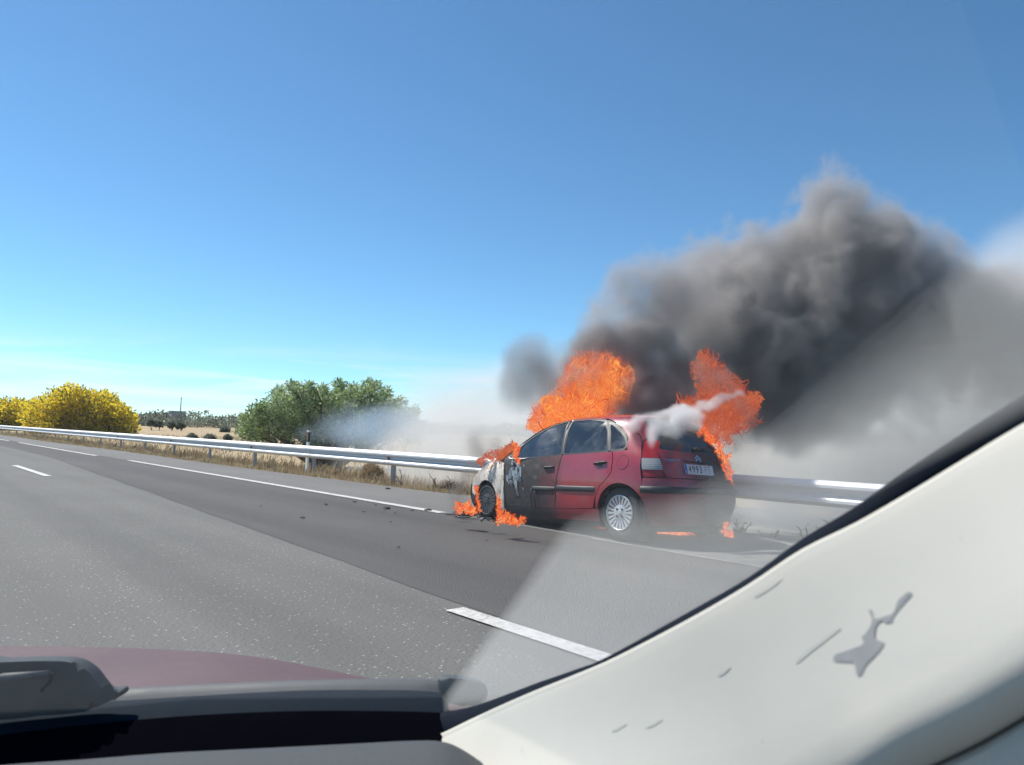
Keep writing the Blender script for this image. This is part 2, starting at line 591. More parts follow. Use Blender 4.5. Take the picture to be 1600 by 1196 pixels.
def leaf_cloud(name, clumps, n, size, mat, parent, aspect=2.6, dirbias=(0, 0, 0.3), shell=0.55, seed=1, jit=0.35):
    """n leaf-sized bent quads spread through the outer volume of ellipsoid clumps [(cx,cy,cz,rx,ry,rz)]"""
    R = np.random.default_rng(seed)
    C = np.array(clumps, float)
    w = (C[:, 3]*C[:, 4]*C[:, 5])**(2/3)
    idx = R.choice(len(C), n, p=w/w.sum())
    d = R.normal(size=(n, 3)); d /= np.linalg.norm(d, axis=1)[:, None]
    rad = (shell + (1-shell)*R.random(n)**0.6)
    # finer tufts on the clump surface
    tuft = np.array([mnoise.noise((float(a*2.6+i*3.1), float(b*2.6), float(c*2.6))) for (a, b, c), i in zip(d, idx)])
    rad = rad*(1 + jit*tuft)
    P = C[idx, :3] + d*rad[:, None]*C[idx, 3:]
    ax = d*0.6 + R.normal(size=(n, 3))*0.55 + np.array(dirbias)
    ax /= np.linalg.norm(ax, axis=1)[:, None]
    s = np.cross(ax, R.normal(size=(n, 3))); s /= np.linalg.norm(s, axis=1)[:, None]
    L = size*(0.6+0.8*R.random(n)); Wd = L/aspect
    V = np.empty((n, 4, 3))
    V[:, 0] = P - s*Wd[:, None]*0.15
    V[:, 1] = P + ax*L[:, None]*0.5 + s*Wd[:, None]*0.5
    V[:, 2] = P + ax*L[:, None]
    V[:, 3] = P + ax*L[:, None]*0.45 - s*Wd[:, None]*0.5
    me = bpy.data.meshes.new(name)
    me.vertices.add(n*4); me.vertices.foreach_set('co', V.reshape(-1).astype(np.float32))
    me.loops.add(n*4); me.loops.foreach_set('vertex_index', np.arange(n*4, dtype=np.int32))
    me.polygons.add(n); me.polygons.foreach_set('loop_start', np.arange(0, n*4, 4, dtype=np.int32))
    me.update(calc_edges=True)
    me.materials.append(mat)
    return link(bpy.data.objects.new(name, me), parent)

MAT_BARK = plain('bark', (0.10, 0.078, 0.058), 0.9, 0, 0.4, 14, 0.6)
def branches(name, base, tips, r0_, parent, seed=0, sub=3):
    R = random.Random(seed)
    v, f = [], []
    for tp in tips:
        a, b = Vector(base), Vector(tp)
        mid = a.lerp(b, 0.5) + Vector((R.uniform(-.3, .3), R.uniform(-.3, .3), R.uniform(0, .3)))*(b-a).length*0.3
        pts = [a, a.lerp(mid, 0.5), mid, mid.lerp(b, 0.5), b]
        tube_data(pts, [r0_, r0_*0.8, r0_*0.6, r0_*0.4, r0_*0.15], 6, v, f)
        for k in range(sub):
            s = pts[2].lerp(pts[4], R.random()*0.7)
            e = s + Vector((R.uniform(-1, 1), R.uniform(-1, 1), R.uniform(-.1, 1)))*(b-a).length*0.28
            tube_data([s, s.lerp(e, .5)+Vector((0, 0, .05)), e], [r0_*.35, r0_*.25, r0_*.08], 5, v, f)
    return meshobj(name, v, f, MAT_BARK, parent, True)

def place_px(px, X):
    d = ray(px, 690)
    return CP + d*(X/d[0])

def plant_pt(px, py, dist):
    """point at horizontal distance dist in the direction of a pixel"""
    d = ray(px, py)
    return CP + d*(dist/sqrt(d[0]**2+d[1]**2))

MAT_BROOM = leaf_mat('broom_blossom', [(0.0, (0.06, 0.085, 0.03)), (0.36, (0.11, 0.14, 0.045)), (0.42, (0.60, 0.44, 0.025)), (0.66, (0.80, 0.62, 0.03)), (0.9, (0.92, 0.78, 0.08))], 0.58, 0.7, 0.9)
MAT_LEAF = leaf_mat('silver_leaf', [(0.0, (0.045, 0.085, 0.022)), (0.30, (0.14, 0.22, 0.060)), (0.58, (0.26, 0.36, 0.125)), (0.9, (0.50, 0.57, 0.34))], 0.48, 0.45, 0.8)
MAT_OLIVE = leaf_mat('olive_leaf', [(0.0, (0.08, 0.095, 0.07)), (0.5, (0.16, 0.18, 0.135)), (0.9, (0.24, 0.26, 0.20))], 0.4, 0.7, 0.6)
MAT_TAN = leaf_mat('dry_leaf', [(0.0, (0.17, 0.115, 0.06)), (0.5, (0.36, 0.265, 0.15)), (0.9, (0.56, 0.45, 0.29))], 0.2, 0.8, 1.5)

def crown_plant(name, label, cat, dist, outline, mat, n, size, depth, seed, group=None, aspect=2.6, zbase=-0.3, stem_r=0.07, crname='crown', jit=0.35, bias=(0, 0, .3), shell=0.55):
    """outline: list of (px, py_top, radius_px) blobs as seen along the sight line; each becomes clumps at dist +- depth"""
    R = random.Random(seed)
    cx = sum(o[0] for o in outline)/len(outline)
    base = plant_pt(cx, 690, dist); base[2] = zbase
    root = thing(name, label, cat, tuple(base), group)
    cl = []
    dirn = ray(cx, 690); dirn = np.array([dirn[0], dirn[1], 0]); dirn /= np.linalg.norm(dirn)
    for (px, py, rp) in outline:
        for q in range(2):
            off = R.uniform(-1, 1)*depth
            p = plant_pt(px, py, dist) + dirn*off - base
            r = rp/FPX*dist*R.uniform(0.85, 1.05)
            cl.append((p[0], p[1], p[2], r, r, r*0.9))
    leaf_cloud(crname, cl, n, size, mat, root, aspect, bias, shell, seed, jit)
    tips = [(c[0]*0.9, c[1]*0.9, c[2]) for c in cl if R.random() < 0.55]
    branches('trunk', (0, 0, -0.1), tips, stem_r, root, seed)
    return root

crown_plant('yellow_shrub', 'tall domed yellow flowering broom bush, highest of the yellow clump behind the guardrail', 'shrub', 105,
            [(95, 640, 28), (118, 633, 27), (140, 640, 26), (70, 648, 24), (160, 634, 22), (178, 645, 20), (192, 655, 16), (195, 668, 17), (120, 660, 28), (85, 664, 24), (155, 662, 25), (180, 668, 18), (108, 626, 20), (60, 660, 22)],
            MAT_BROOM, 34000, 0.36, 3.0, 11, 'yellow broom bushes behind the rail', 2.2, stem_r=0.15, jit=0.5)
crown_plant('yellow_shrub', 'lower yellow flowering broom bush at the far end of the clump by the guardrail', 'shrub', 140,
            [(2, 648, 20), (22, 645, 20), (40, 648, 20), (12, 660, 22), (38, 662, 22), (-15, 652, 22), (-28, 660, 20), (52, 655, 18)],
            MAT_BROOM, 16000, 0.45, 3.5, 12, 'yellow broom bushes behind the rail', 2.2, stem_r=0.15, jit=0.5)
crown_plant('green_tree', 'bushy silver-green windblown tree behind the guardrail, half veiled by blue smoke', 'tree', 31,
            [(400, 662, 19), (425, 648, 19), (440, 630, 17), (462, 625, 17), (490, 622, 18), (520, 626, 19), (545, 622, 18), (570, 624, 18), (600, 637, 18), (620, 648, 18), (635, 662, 19), (645, 678, 17),
             (470, 648, 23), (505, 650, 25), (540, 648, 25), (575, 652, 25), (605, 668, 23), (450, 668, 23), (490, 676, 25), (530, 678, 25), (570, 680, 25), (415, 676, 19), (390, 680, 14),
             (384, 655, 9), (402, 642, 9), (433, 613, 10), (455, 605, 9), (463, 608, 8), (481, 607, 9), (504, 611, 8), (530, 601, 10), (552, 607, 8), (577, 600, 9), (584, 606, 8), (603, 615, 10), (624, 630, 9), (641, 646, 9), (655, 668, 9), (376, 676, 8), (412, 636, 8)],
            MAT_LEAF, 36000, 0.145, 1.3, 21, None, 2.8, zbase=-0.5, stem_r=0.09, jit=0.95, bias=(0.35, -0.15, 0.25), shell=0.4)
# low shrubs out in the field
for k, (px, py, rp, lab) in enumerate([(300, 684, 5, 'round grey-green shrub alone in the field above the guardrail'),
                                       (328, 685.5, 5.6, 'wider of two grey-green shrubs in the field, nearer the green tree'),
                                       (356, 684, 3.2, 'small olive shrub in the dry field just beside the green tree')]):
    crown_plant('field_shrub', lab, 'shrub', 62, [(px, py, rp), (px+rp*0.9, py+1.5, rp*0.7), (px-rp*0.9, py+1.5, rp*0.7)], MAT_OLIVE, 1600, 0.16, 0.4, 31+k,
                'low shrubs in the field', 2.2, zbase=-0.4, stem_r=0.03)

# far wooded rise: one mass of holm oaks along the horizon
def wood():
    R = np.random.default_rng(5)
    cl = []
    for k in range(420):
        a = YAW + radians(-42 + 84*k/420 + R.uniform(-.1, .1))
        dist = R.uniform(380, 620)
        x, y = sin(a)*dist, cos(a)*dist
        z = terrain_z(x, y)
        r = R.uniform(2.2, 4.2)
        cl.append((x, y, z + r*0.7, r*1.9, r*1.9, r*1.1))
    o = leaf_cloud('treeline', cl, 80000, 1.25, MAT_OLIVE, None, 1.6, (0, 0, .2), 0.6, 6)
    tag(o, 'dark far-off wood of rounded oaks along the horizon', kind='stuff')
wood()
for k, (px, py, lab) in enumerate([(236, 660, 'dark oak standing at the edge of the field by the yellow bush'), (248, 662, 'second dark oak along the field edge, with a gap on both sides'), (268, 663, 'dark low oak at the field edge under the mast'),
                                   (282, 664, 'small dark oak just past the mast on the field edge'), (352, 671, 'dark oak at the field edge near the green tree')]):
    crown_plant('oak_tree', lab, 'tree', 190, [(px-2.5, py+1.5, 2.2), (px+2.5, py+1.5, 2.0), (px, py+.5, 2.2)], MAT_OLIVE, 500, 0.7, 1.2, 51+k, 'oaks dotted along the field edge', 1.8, zbase=0.0, stem_r=0.08)

MAT_MAST = plain('mast_steel', (0.30, 0.32, 0.34), 0.6, 0.2)
pm = plant_pt(281, 660, 430); gz = terrain_z(pm[0], pm[1])
mast = thing('radio_mast', 'thin grey mast rising above the far wood on the horizon', 'mast', (pm[0], pm[1], gz))
v, f = [], []
tube_data([(0, 0, 0), (0, 0, 15.0)], [0.35, 0.18], 6, v, f)
for k in range(4):
    tube_data([(-0.5, 0, 9+1.7*k), (0.5, 0, 9+1.7*k)], 0.08, 4, v, f)
meshobj('pole', v, f, MAT_MAST, mast)
MAT_FARWALL = plain('far_wall', (0.34, 0.36, 0.37), 0.9)
pb = plant_pt(276, 660, 425); gz = terrain_z(pb[0], pb[1])
bld = thing('far_building', 'low flat grey building among the trees under the mast', 'building', (pb[0], pb[1], gz))
bm = bmesh.new(); add_box(bm, (0, 0, 3.6), (7, 5, 7.2)); bmobj('wall', bm, MAT_FARWALL, bld)
bm = bmesh.new(); add_box(bm, (0, 0, 7.4), (7.6, 5.6, 0.4)); bmobj('roof', bm, MAT_MAST, bld)

# dry grass along the pavement edge and under the rail
MAT_STRAW = leaf_mat('straw', [(0.0, (0.22, 0.15, 0.07)), (0.4, (0.40, 0.31, 0.17)), (0.8, (0.60, 0.51, 0.33))], 0.3, 0.8, 1.0)
def grass(name, n, xf_, ymin, ymax, hmin, hmax, seed, mat, wid=0.006, label=None, lean=0.5):
    R = np.random.default_rng(seed)
    y = ymin + (ymax-ymin)*R.random(n)**1.6
    x = np.array([xf_(float(t), R) for t in y])
    dens = np.array([mnoise.noise((float(a)*1.1, float(b)*0.9, seed)) for a, b in zip(x, y)])
    keep = dens > R.uniform(-0.55, 0.35, n)
    x, y, dens = x[keep], y[keep], dens[keep]
    n = len(x)
    h = (hmin + (hmax-hmin)*R.random(n)**2)*(0.7+0.8*np.clip(dens+0.3, 0, 1))
    z = np.array([terrain_z(float(a), float(b)) for a, b in zip(x, y)])
    z = np.where(x < edge_x(0)+0.1, np.maximum(z, -0.0), z)
    a = R.random(n)*2*pi
    ln = lean*h*R.random(n)
    tip = np.stack([x+np.cos(a)*ln+0.1*h, y+np.sin(a)*ln, z+h], 1)
    mid = np.stack([x+np.cos(a)*ln*0.3, y+np.sin(a)*ln*0.3, z+h*0.6], 1)
    bs = np.stack([x, y, z-0.02], 1)
    b2 = R.random(n)*2*pi
    s = np.stack([np.cos(b2), np.sin(b2), np.zeros(n)], 1)*(wid*(0.6+0.9*R.random(n)))[:, None]*(1+y[:, None]*0.03)
    V = np.empty((n, 5, 3)); V[:, 0] = bs-s; V[:, 1] = bs+s; V[:, 2] = mid+s*0.7; V[:, 3] = tip; V[:, 4] = mid-s*0.7
    me = bpy.data.meshes.new(name)
    me.vertices.add(n*5); me.vertices.foreach_set('co', V.reshape(-1).astype(np.float32))
    me.loops.add(n*5); me.loops.foreach_set('vertex_index', np.arange(n*5, dtype=np.int32))
    me.polygons.add(n); me.polygons.foreach_set('loop_start', np.arange(0, n*5, 5, dtype=np.int32))
    me.update(calc_edges=True); me.materials.append(mat)
    o = link(bpy.data.objects.new(name, me))
    return tag(o, label, kind='stuff')
grass('dry_grass', 26000, lambda y, R: edge_x(y)+0.05+abs(R.normal(0, 0.16)), 10, 75, 0.02, 0.15, 3, MAT_STRAW, 0.005, 'pale dry grass fringe along the pavement edge', 0.8)
grass('dry_grass', 30000, lambda y, R: edge_x(y)+0.2+R.random()*2.2, 12.5, 70, 0.06, 0.32, 4, MAT_TAN, 0.006, 'taller brown dry weeds growing under and behind the guardrail')
grass('dry_grass', 14000, lambda y, R: edge_x(y)+2+R.random()**2*30, 18, 110, 0.1, 0.4, 5, MAT_STRAW, 0.012, 'dry field grass behind the guardrail')

# the burnt verge by the car
def ash_ground():
    t = NT('burnt_verge'); c = t.coord(); n = t.noise(c, 2.5, 6, .7); n2 = t.noise(c, 16, 5, .7)
    col = t.ramp(n, [(.3, (.06, .057, .052)), (.5, (.15, .14, .125)), (.7, (.24, .22, .19))])
    t.set(Base_Color=t.mix(t.rng(n2, .55, .75), col, (.03, .028, .026)), Roughness=.95); t.bump(n2, .7, .03)
    return t.m
xs_ = [8.96+.3*i for i in range(22)]; ys_ = [-6+.5*i for i in range(36)]
tag(grid_sheet('burnt_ground', xs_, ys_, lambda x, y: terrain_z(x, y)+.012+.02*mnoise.noise((x*3, y*3, 0)), ash_ground()), 'grey burnt verge behind the guardrail beside the car')
def weed(label, px, py, h, seed, spread=0.5, curl=0.0, X=None, n=5):
    p = ground_at(px, py)
    if X is not None:
        d = ray(px, py); p = CP + d*(X/d[0])
    R = random.Random(seed)
    root = thing('dead_weed', label, 'weed', (p[0], p[1], -0.04), 'dead weeds along the verge')
    v, f = [], []
    for k in range(n):
        a = R.uniform(0, 2*pi)
        pts = [Vector((R.uniform(-.02, .02), R.uniform(-.02, .02), 0))]
        d = Vector((cos(a)*spread, sin(a)*spread, 1)).normalized()
        L = h*R.uniform(0.6, 1.05)
        for s in range(6):
            d = (d + Vector((R.uniform(-.35, .35)+curl*0.25, R.uniform(-.35, .35)-curl*0.25, R.uniform(-.25, .15)-curl*0.16))).normalized()
            pts.append(pts[-1]+d*L/6)
            if s > 1 and R.random() < 0.75:
                e = pts[-1] + Vector((R.uniform(-1, 1), R.uniform(-1, 1), R.uniform(0, 1))).normalized()*h*0.2
                tube_data([pts[-1], pts[-1].lerp(e, .6)+Vector((0, 0, .01)), e], [0.007, 0.006, 0.005], 4, v, f)
        tube_data(pts, [0.014, 0.012, 0.011, 0.010, 0.008, 0.007, 0.005], 5, v, f)
    meshobj('stems', v, f, MAT_DEADWOOD, root, True)
    return root
MAT_DEADWOOD = plain('dead_wood', (0.035, 0.03, 0.025), 0.9, 0, 0.3, 25)
weed('low tangle of dark dead twigs at the corner of the burning bumper', 1160, 826, 0.26, 1, 0.9, X=8.9, n=7)
weed('arched dead stem bent over beside the burning bumper', 1172, 826, 0.42, 2, 0.6, 1.6, X=8.92, n=1)
weed('short spiky dead weed under the sooty end of the guardrail', 1212, 829, 0.16, 3, 0.7, X=8.9, n=5)
weed('forked upright dead weed nearest the windscreen pillar under the guardrail', 1258, 836, 0.30, 4, 0.25, X=8.9, n=2)
weed('thin dead weed close behind the forked one under the guardrail', 1290, 826, 0.34, 9, 0.3, X=9.3, n=3)
weed('thin dark dead weed standing by the guardrail post next to the car', 628, 755, 0.42, 5, 0.35, X=9.2, n=2)
weed('dark dead weed halfway between the last post and the car', 682, 762, 0.40, 6, 0.25, X=9.2, n=2)
weed('bushy dead weed under the guardrail closest to the burnt fender', 704, 765, 0.45, 7, 0.4, X=9.2, n=5)
crown_plant('brown_shrub', 'small dry brown bush under the guardrail between the two nearest posts', 'shrub', 19.6,
            [(580, 738, 12), (590, 742, 9), (572, 745, 9)], MAT_TAN, 2600, 0.10, 0.15, 41, None, 6, zbase=-0.15, stem_r=0.012, bias=(0, 0, 0.8))

# ------------------------------------------------------------------ the burning car
TB = [  # z, x rear, x front, half width, corner exponent rear, front
    (.14, -.44, 3.10, .70, 5.5, 4.4), (.22, -.52, 3.18, .765, 6, 4.6), (.32, -.585, 3.27, .80, 6, 4.8), (.47, -.612, 3.32, .818, 6.2, 4.8), (.60, -.622, 3.30, .826, 6.2, 4.8), (.70, -.605, 3.24, .828, 6.2, 4.8),
    (.78, -.575, 3.15, .824, 6, 4.7), (.86, -.555, 3.00, .815, 6, 4.7), (.94, -.535, 2.80, .802, 5.6, 4.8), (1.00, -.515, 2.60, .79, 5.2, 4.5), (1.07, -.485, 2.40, .77, 4.8, 4.2),
    (1.17, -.435, 2.20, .736, 4.4, 4.4), (1.27, -.375, 2.00, .696, 4, 4.4), (1.37, -.29, 1.79, .646, 3.8, 4.2), (1.44, -.20, 1.60, .59, 3.5, 3.8), (1.49, -.09, 1.38, .52, 3.2, 3.4), (1.52, .08, 1.14, .41, 3, 3), (1.535, .28, .90, .24, 2.6, 2.6), (1.541, .50, .68, .07, 2, 2)]
ZT = TB[-1][0]
def _pchip(xs, ys):
    n = len(xs); h = [xs[i+1]-xs[i] for i in range(n-1)]; d = [(ys[i+1]-ys[i])/h[i] for i in range(n-1)]
    m = [d[0]]+[0]*(n-2)+[d[-1]]
    for i in range(1, n-1):
        if d[i-1]*d[i] > 0:
            w1 = 2*h[i]+h[i-1]; w2 = h[i]+2*h[i-1]; m[i] = (w1+w2)/(w1/d[i-1]+w2/d[i])
    def g(x):
        x = min(max(x, xs[0]), xs[-1]); i = min(max(bisect_right(xs, x)-1, 0), n-2); t = (x-xs[i])/h[i]
        return ((1+2*t)*(1-t)**2)*ys[i]+t*(1-t)**2*h[i]*m[i]+t*t*(3-2*t)*ys[i+1]+t*t*(t-1)*h[i]*m[i+1]
    return g
_zs = [t[0] for t in TB]
_G = [_pchip(_zs, [t[k] for t in TB]) for k in range(1, 6)]
_cache = {}
def sect(z):
    z = min(max(z, TB[0][0]), ZT)
    k = round(z*20000)
    if k not in _cache:
        r_, f_, b_, nr, nf = (g(z) for g in _G)
        q = min(1, max(0, (z-1.30)/.14)); q = q*q*(3-2*q)
        xc = .95*(1-q)+(r_+f_)/2*q
        _cache[k] = (r_, f_, b_, nr, nf, xc)
    return _cache[k]
def Fb(x, y, z):
    if z >= ZT: return 2.+(z-ZT)*50
    r_, f_, b_, nr, nf, xc = sect(z)
    if x < xc: a, n = xc-r_, nr
    else: a, n = f_-xc, nf
    return (abs(x-xc)/a)**n+(abs(y)/b_)**n-1
def solve(axis, u, v):
    """outermost point of the body on a line: L/R (x,z), B rear / F front (y,z), T (x,y)"""
    if axis in 'LR':
        g = lambda s: (u, s, v); lo, hi = 0.0, 1.0
    elif axis == 'B':
        g = lambda s: (sect(v)[5]-s, u, v); lo, hi = 0.0, 2.2
    elif axis == 'F':
        g = lambda s: (sect(v)[5]+s, u, v); lo, hi = 0.0, 3.0
    else:
        g = lambda s: (u, v, s); lo, hi = 0.62, 1.6
    for _ in range(22):
        m = (lo+hi)/2
        if Fb(*g(m)) < 0: lo = m
        else: hi = m
    p = g(lo)
    return Vector((p[0], -p[1], p[2])) if axis == 'R' else Vector(p)
def bnormal(p):
    e = .004
    x, y, z = p
    n = Vector((Fb(x+e, y, z)-Fb(x-e, y, z), Fb(x, y+e, z)-Fb(x, y-e, z), Fb(x, y, z+e)-Fb(x, y, z-e)))
    return n.normalized() if n.length > 1e-6 else Vector((0, 0, 1))

def inpoly(p, poly):
    x, y = p; c = False; j = len(poly)-1
    for i in range(len(poly)):
        xi, yi = poly[i]; xj, yj = poly[j]
        if (yi > y) != (yj > y) and x < (xj-xi)*(y-yi)/(yj-yi)+xi: c = not c
        j = i
    return c
def resample(poly, step):
    out = []
    for i in range(len(poly)):
        a, b = np.array(poly[i]), np.array(poly[(i+1) % len(poly)])
        n = max(1, int(np.ceil(np.linalg.norm(b-a)/step)))
        out += [tuple(a+(b-a)*k/n) for k in range(n)]
    return out
def smoothpoly(poly, n=4):
    return [tuple(p) for p in catmull(poly, n, True)]
def corner(poly, r=0.02):
    """round every corner of a polygon"""
    out = []
    N = len(poly)
    for i in range(N):
        p, a, b = (np.array(poly[k % N], float) for k in (i, i-1, i+1))
        da, db = a-p, b-p
        la, lb = np.linalg.norm(da), np.linalg.norm(db)
        q = min(r, la*0.45, lb*0.45)
        s, e = p+da/la*q, p+db/lb*q
        for t in (0, .25, .5, .75, 1):
            out.append(tuple((1-t)**2*s+2*t*(1-t)*p+t*t*e))
    return out
def panel(name, axis, poly, mat, parent, off=0.004, holes=(), depth=0.014, step=0.045, bulge=None):
    poly = resample(poly, step)
    holes = [resample(h, step*0.7) for h in holes]
    pts = [Vector(p) for p in poly]; edges = [(i, (i+1) % len(poly)) for i in range(len(poly))]
    for h in holes:
        b = len(pts); pts += [Vector(p) for p in h]; edges += [(b+i, b+(i+1) % len(h)) for i in range(len(h))]
    xs = [p[0] for p in poly]; ys = [p[1] for p in poly]
    bd = np.array([tuple(p) for p in pts])
    gy_ = min(ys)+step*0.5; row = 0
    while gy_ < max(ys):
        gx_ = min(xs)+(step*0.5 if row % 2 else 0)
        while gx_ < max(xs):
            if inpoly((gx_, gy_), poly) and not any(inpoly((gx_, gy_), h) for h in holes) and np.min(np.hypot(bd[:, 0]-gx_, bd[:, 1]-gy_)) > step*0.45:
                pts.append(Vector((gx_, gy_)))
            gx_ += step
        gy_ += step; row += 1
    vs, es, fs, *_ = delaunay_2d_cdt(pts, edges, [], 0, 1e-5)
    V = []; N = []
    for p in vs:
        q = solve(axis, p.x, p.y); n = bnormal(q)
        o = off + (bulge(p.x, p.y) if bulge else 0)
        V.append(q+n*o); N.append(n)
    F = []
    for f_ in fs:
        c = sum((vs[i] for i in f_), Vector((0, 0)))/len(f_)
        if not inpoly((c.x, c.y), poly) or any(inpoly((c.x, c.y), h) for h in holes): continue
        a, b, c3 = (V[i] for i in f_[:3])
        if (b-a).cross(c3-a).dot(N[f_[0]]) < 0: f_ = f_[::-1]
        F.append(tuple(f_))
    used = sorted({i for f_ in F for i in f_}); mp = {i: k for k, i in enumerate(used)}
    V = [V[i] for i in used]; N = [N[i] for i in used]; F = [tuple(mp[i] for i in f_) for f_ in F]
    cnt = {}
    for f_ in F:
        for i in range(len(f_)):
            e = (f_[i], f_[(i+1) % len(f_)]); k = (min(e), max(e))
            cnt.setdefault(k, []).append(e)
    nb = len(V); VV = list(V); top = {}; low = {}
    for k, l in cnt.items():
        if len(l) == 1:
            a, b = l[0]
            for i in (a, b):
                if i not in top:
                    top[i] = len(VV); VV.append(V[i]); low[i] = len(VV); VV.append(V[i]-N[i]*depth)
            F.append((top[b], top[a], low[a], low[b]))
    o = meshobj(name, VV, F, mat, parent, True)
    me = o.data
    nl = []
    for pl in me.polygons:
        for vi in pl.vertices:
            nl.append(tuple(N[vi]) if vi < nb else tuple(pl.normal))
    me.normals_split_custom_set(nl)
    return o
def mirror_of(o):
    """the same panel on the other flank, with its own mirrored mesh"""
    V = [(v.co.x, -v.co.y, v.co.z) for v in o.data.vertices]
    F = [tuple(p.vertices)[::-1] for p in o.data.polygons]
    q = meshobj(o.name.split('.')[0], V, F, o.data.materials[0], o.parent, True, 30)
    return q

# ---- car materials
def soot_fac(t, c):
    """how burnt the paint is at a place on this car: bonnet and front wing gone, front door blackened, tailgate's far side scorched"""
    sp = t.new('ShaderNodeSeparateXYZ'); t.l.new(c, sp.inputs[0])
    n = t.noise(c, 3.2, 6, 0.6); n2 = t.noise(c, 14, 5, 0.65)
    wob = t.math('ADD', t.math('MULTIPLY', t.math('SUBTRACT', n, 0.5), 0.9), t.math('MULTIPLY', t.math('SUBTRACT', n2, 0.5), 0.22))
    xs = t.math('ADD', sp.outputs[0], wob)
    front = t.rng(xs, 0.74, 1.42, 0, 1, True)
    # far side of the tail, scorched by the flame that runs down the right edge
    yb = t.math('ADD', t.math('MULTIPLY', sp.outputs[1], -1.0), t.math('MULTIPLY', wob, 0.5))
    tail = t.math('MULTIPLY', t.rng(yb, -0.55, 0.20, 0, 0.9, True), t.rng(sp.outputs[0], 0.1, -0.25))
    low = t.math('MULTIPLY', t.rng(sp.outputs[2], 0.62, 0.28, 0, 0.3), t.rng(sp.outputs[0], 0.1, -0.25))
    return t.math('MAXIMUM', front, t.math('MAXIMUM', tail, low)), n, n2, sp
def paint_mat():
    t = NT('red_paint')
    c = t.coord()
    so, n, n2, sp = soot_fac(t, c)
    red = t.mix(n2, (0.30, 0.012, 0.028), (0.36, 0.018, 0.036))
    char = t.mix(t.rng(n2, 0.35, 0.7), (0.012, 0.011, 0.012), (0.055, 0.045, 0.045))
    # flecks of bare grey metal where the burnt paint has flaked
    fl = t.math('MULTIPLY', t.rng(t.noise(c, 19, 7, 0.75, 1.0), 0.60, 0.66), t.math('MULTIPLY', t.rng(sp.outputs[0], 1.55, 1.75), t.rng(sp.outputs[2], 0.45, 0.62)))
    char = t.mix(fl, char, (0.50, 0.49, 0.46))
    dust = t.mix(t.math('MULTIPLY', t.rng(n, 0.4, 0.75), 0.18), red, (0.32, 0.21, 0.19))
    t.set(Base_Color=t.mix(so, dust, char), Roughness=t.math('ADD', t.math('MULTIPLY', so, 0.42), t.rng(n2, 0.2, 0.8, 0.27, 0.36)))
    t.b.inputs['Coat Weight'].default_value = 0.0
    t.l.new(t.rng(so, 0.0, 0.7, 0.9, 0.0), t.b.inputs['Coat Weight'])
    t.b.inputs['Coat Roughness'].default_value = 0.10
    t.b.inputs['Metallic'].default_value = 0.0
    hb = t.math('MULTIPLY', so, t.noise(c, 30, 6, 0.7))
    t.bump(hb, 0.5, 0.006)
    return t.m
MAT_RED = paint_mat()
def ash_mat():
    t = NT('burnt_wing')
    c = t.coord()
    n = t.noise(t.coord('Object', (7, 7, 1.6)), 3, 7, 0.7, 0.8)
    n2 = t.noise(c, 6, 6, 0.7, 0.6)
    col = t.ramp(n, [(0.26, (0.05, 0.045, 0.04)), (0.34, (0.26, 0.15, 0.085)), (0.42, (0.50, 0.44, 0.36)), (0.52, (0.72, 0.66, 0.57)), (0.72, (0.80, 0.76, 0.68))])
    col = t.mix(t.rng(n2, 0.64, 0.70), col, (0.06, 0.05, 0.045))
    t.set(Base_Color=col, Roughness=0.85)
    t.bump(n, 0.8, 0.02)
    return t.m
MAT_ASH = ash_mat()
MAT_SHELL = plain('scorched_shell', (0.016, 0.016, 0.018), 0.55, 0, 0.3, 14)
MAT_TRIM = plain('black_trim', (0.028, 0.030, 0.032), 0.5, 0, 0.25, 30)
MAT_TYRE = plain('tyre_rubber', (0.050, 0.049, 0.047), 0.85, 0, 0.25, 40, 0.2)
MAT_BURNTTYRE = plain('burnt_rubber', (0.02, 0.019, 0.018), 0.9, 0, 0.4, 25, 0.5)
MAT_RIM = plain('alloy_rim', (0.62, 0.61, 0.59), 0.38, 0.55, 0.08, 12)
MAT_BURNTRIM = plain('burnt_rim', (0.075, 0.08, 0.09), 0.7, 0.3, 0.4, 20)
MAT_DARK = plain('wheel_dark', (0.012, 0.012, 0.012), 0.8)
MAT_CHROME = plain('chrome', (0.75, 0.76, 0.78), 0.18, 1.0, 0.04)
MAT_MELT = plain('melted_alloy', (0.62, 0.61, 0.58), 0.4, 0.6, 0.3, 40, 0.6)
def window_mat(name, smoke):
    t = NT(name)
    c = t.coord()
    n = t.noise(c, 2.6, 6, 0.65, 0.5)
    f = t.rng(n, 0.42, 0.72)
    t.set(Base_Color=t.mix(t.math('MULTIPLY', f, smoke), (0.008, 0.013, 0.018), (0.16, 0.165, 0.17)), Roughness=t.math('ADD', t.math('MULTIPLY', f, 0.25), 0.05))
    t.b.inputs['IOR'].default_value = 1.75
    return t.m
MAT_GLASS = window_mat('side_glass', 0.5)
MAT_RGLASS = window_mat('rear_glass', 0.12)
MAT_LENS_R = plain('red_lens', (0.34, 0.012, 0.022), 0.15, 0, 0.1, 60)
def lens_mat():
    t = NT('clear_lens')
    w = t.new('ShaderNodeTexWave'); w.bands_direction = 'Z'; w.inputs['Scale'].default_value = 14; w.inputs['Distortion'].default_value = 0.3
    t.l.new(t.coord(), w.inputs[0])
    t.set(Base_Color=t.mix(w.outputs['Fac'], (0.24, 0.24, 0.24), (0.42, 0.42, 0.41)), Roughness=0.22)
    return t.m
MAT_LENS = lens_mat()
MAT_PLATE = plain('plate_white', (0.55, 0.57, 0.60), 0.4, 0, 0.05)
MAT_PLATEBLUE = plain('plate_blue', (0.03, 0.10, 0.42), 0.4, 0, 0.05)
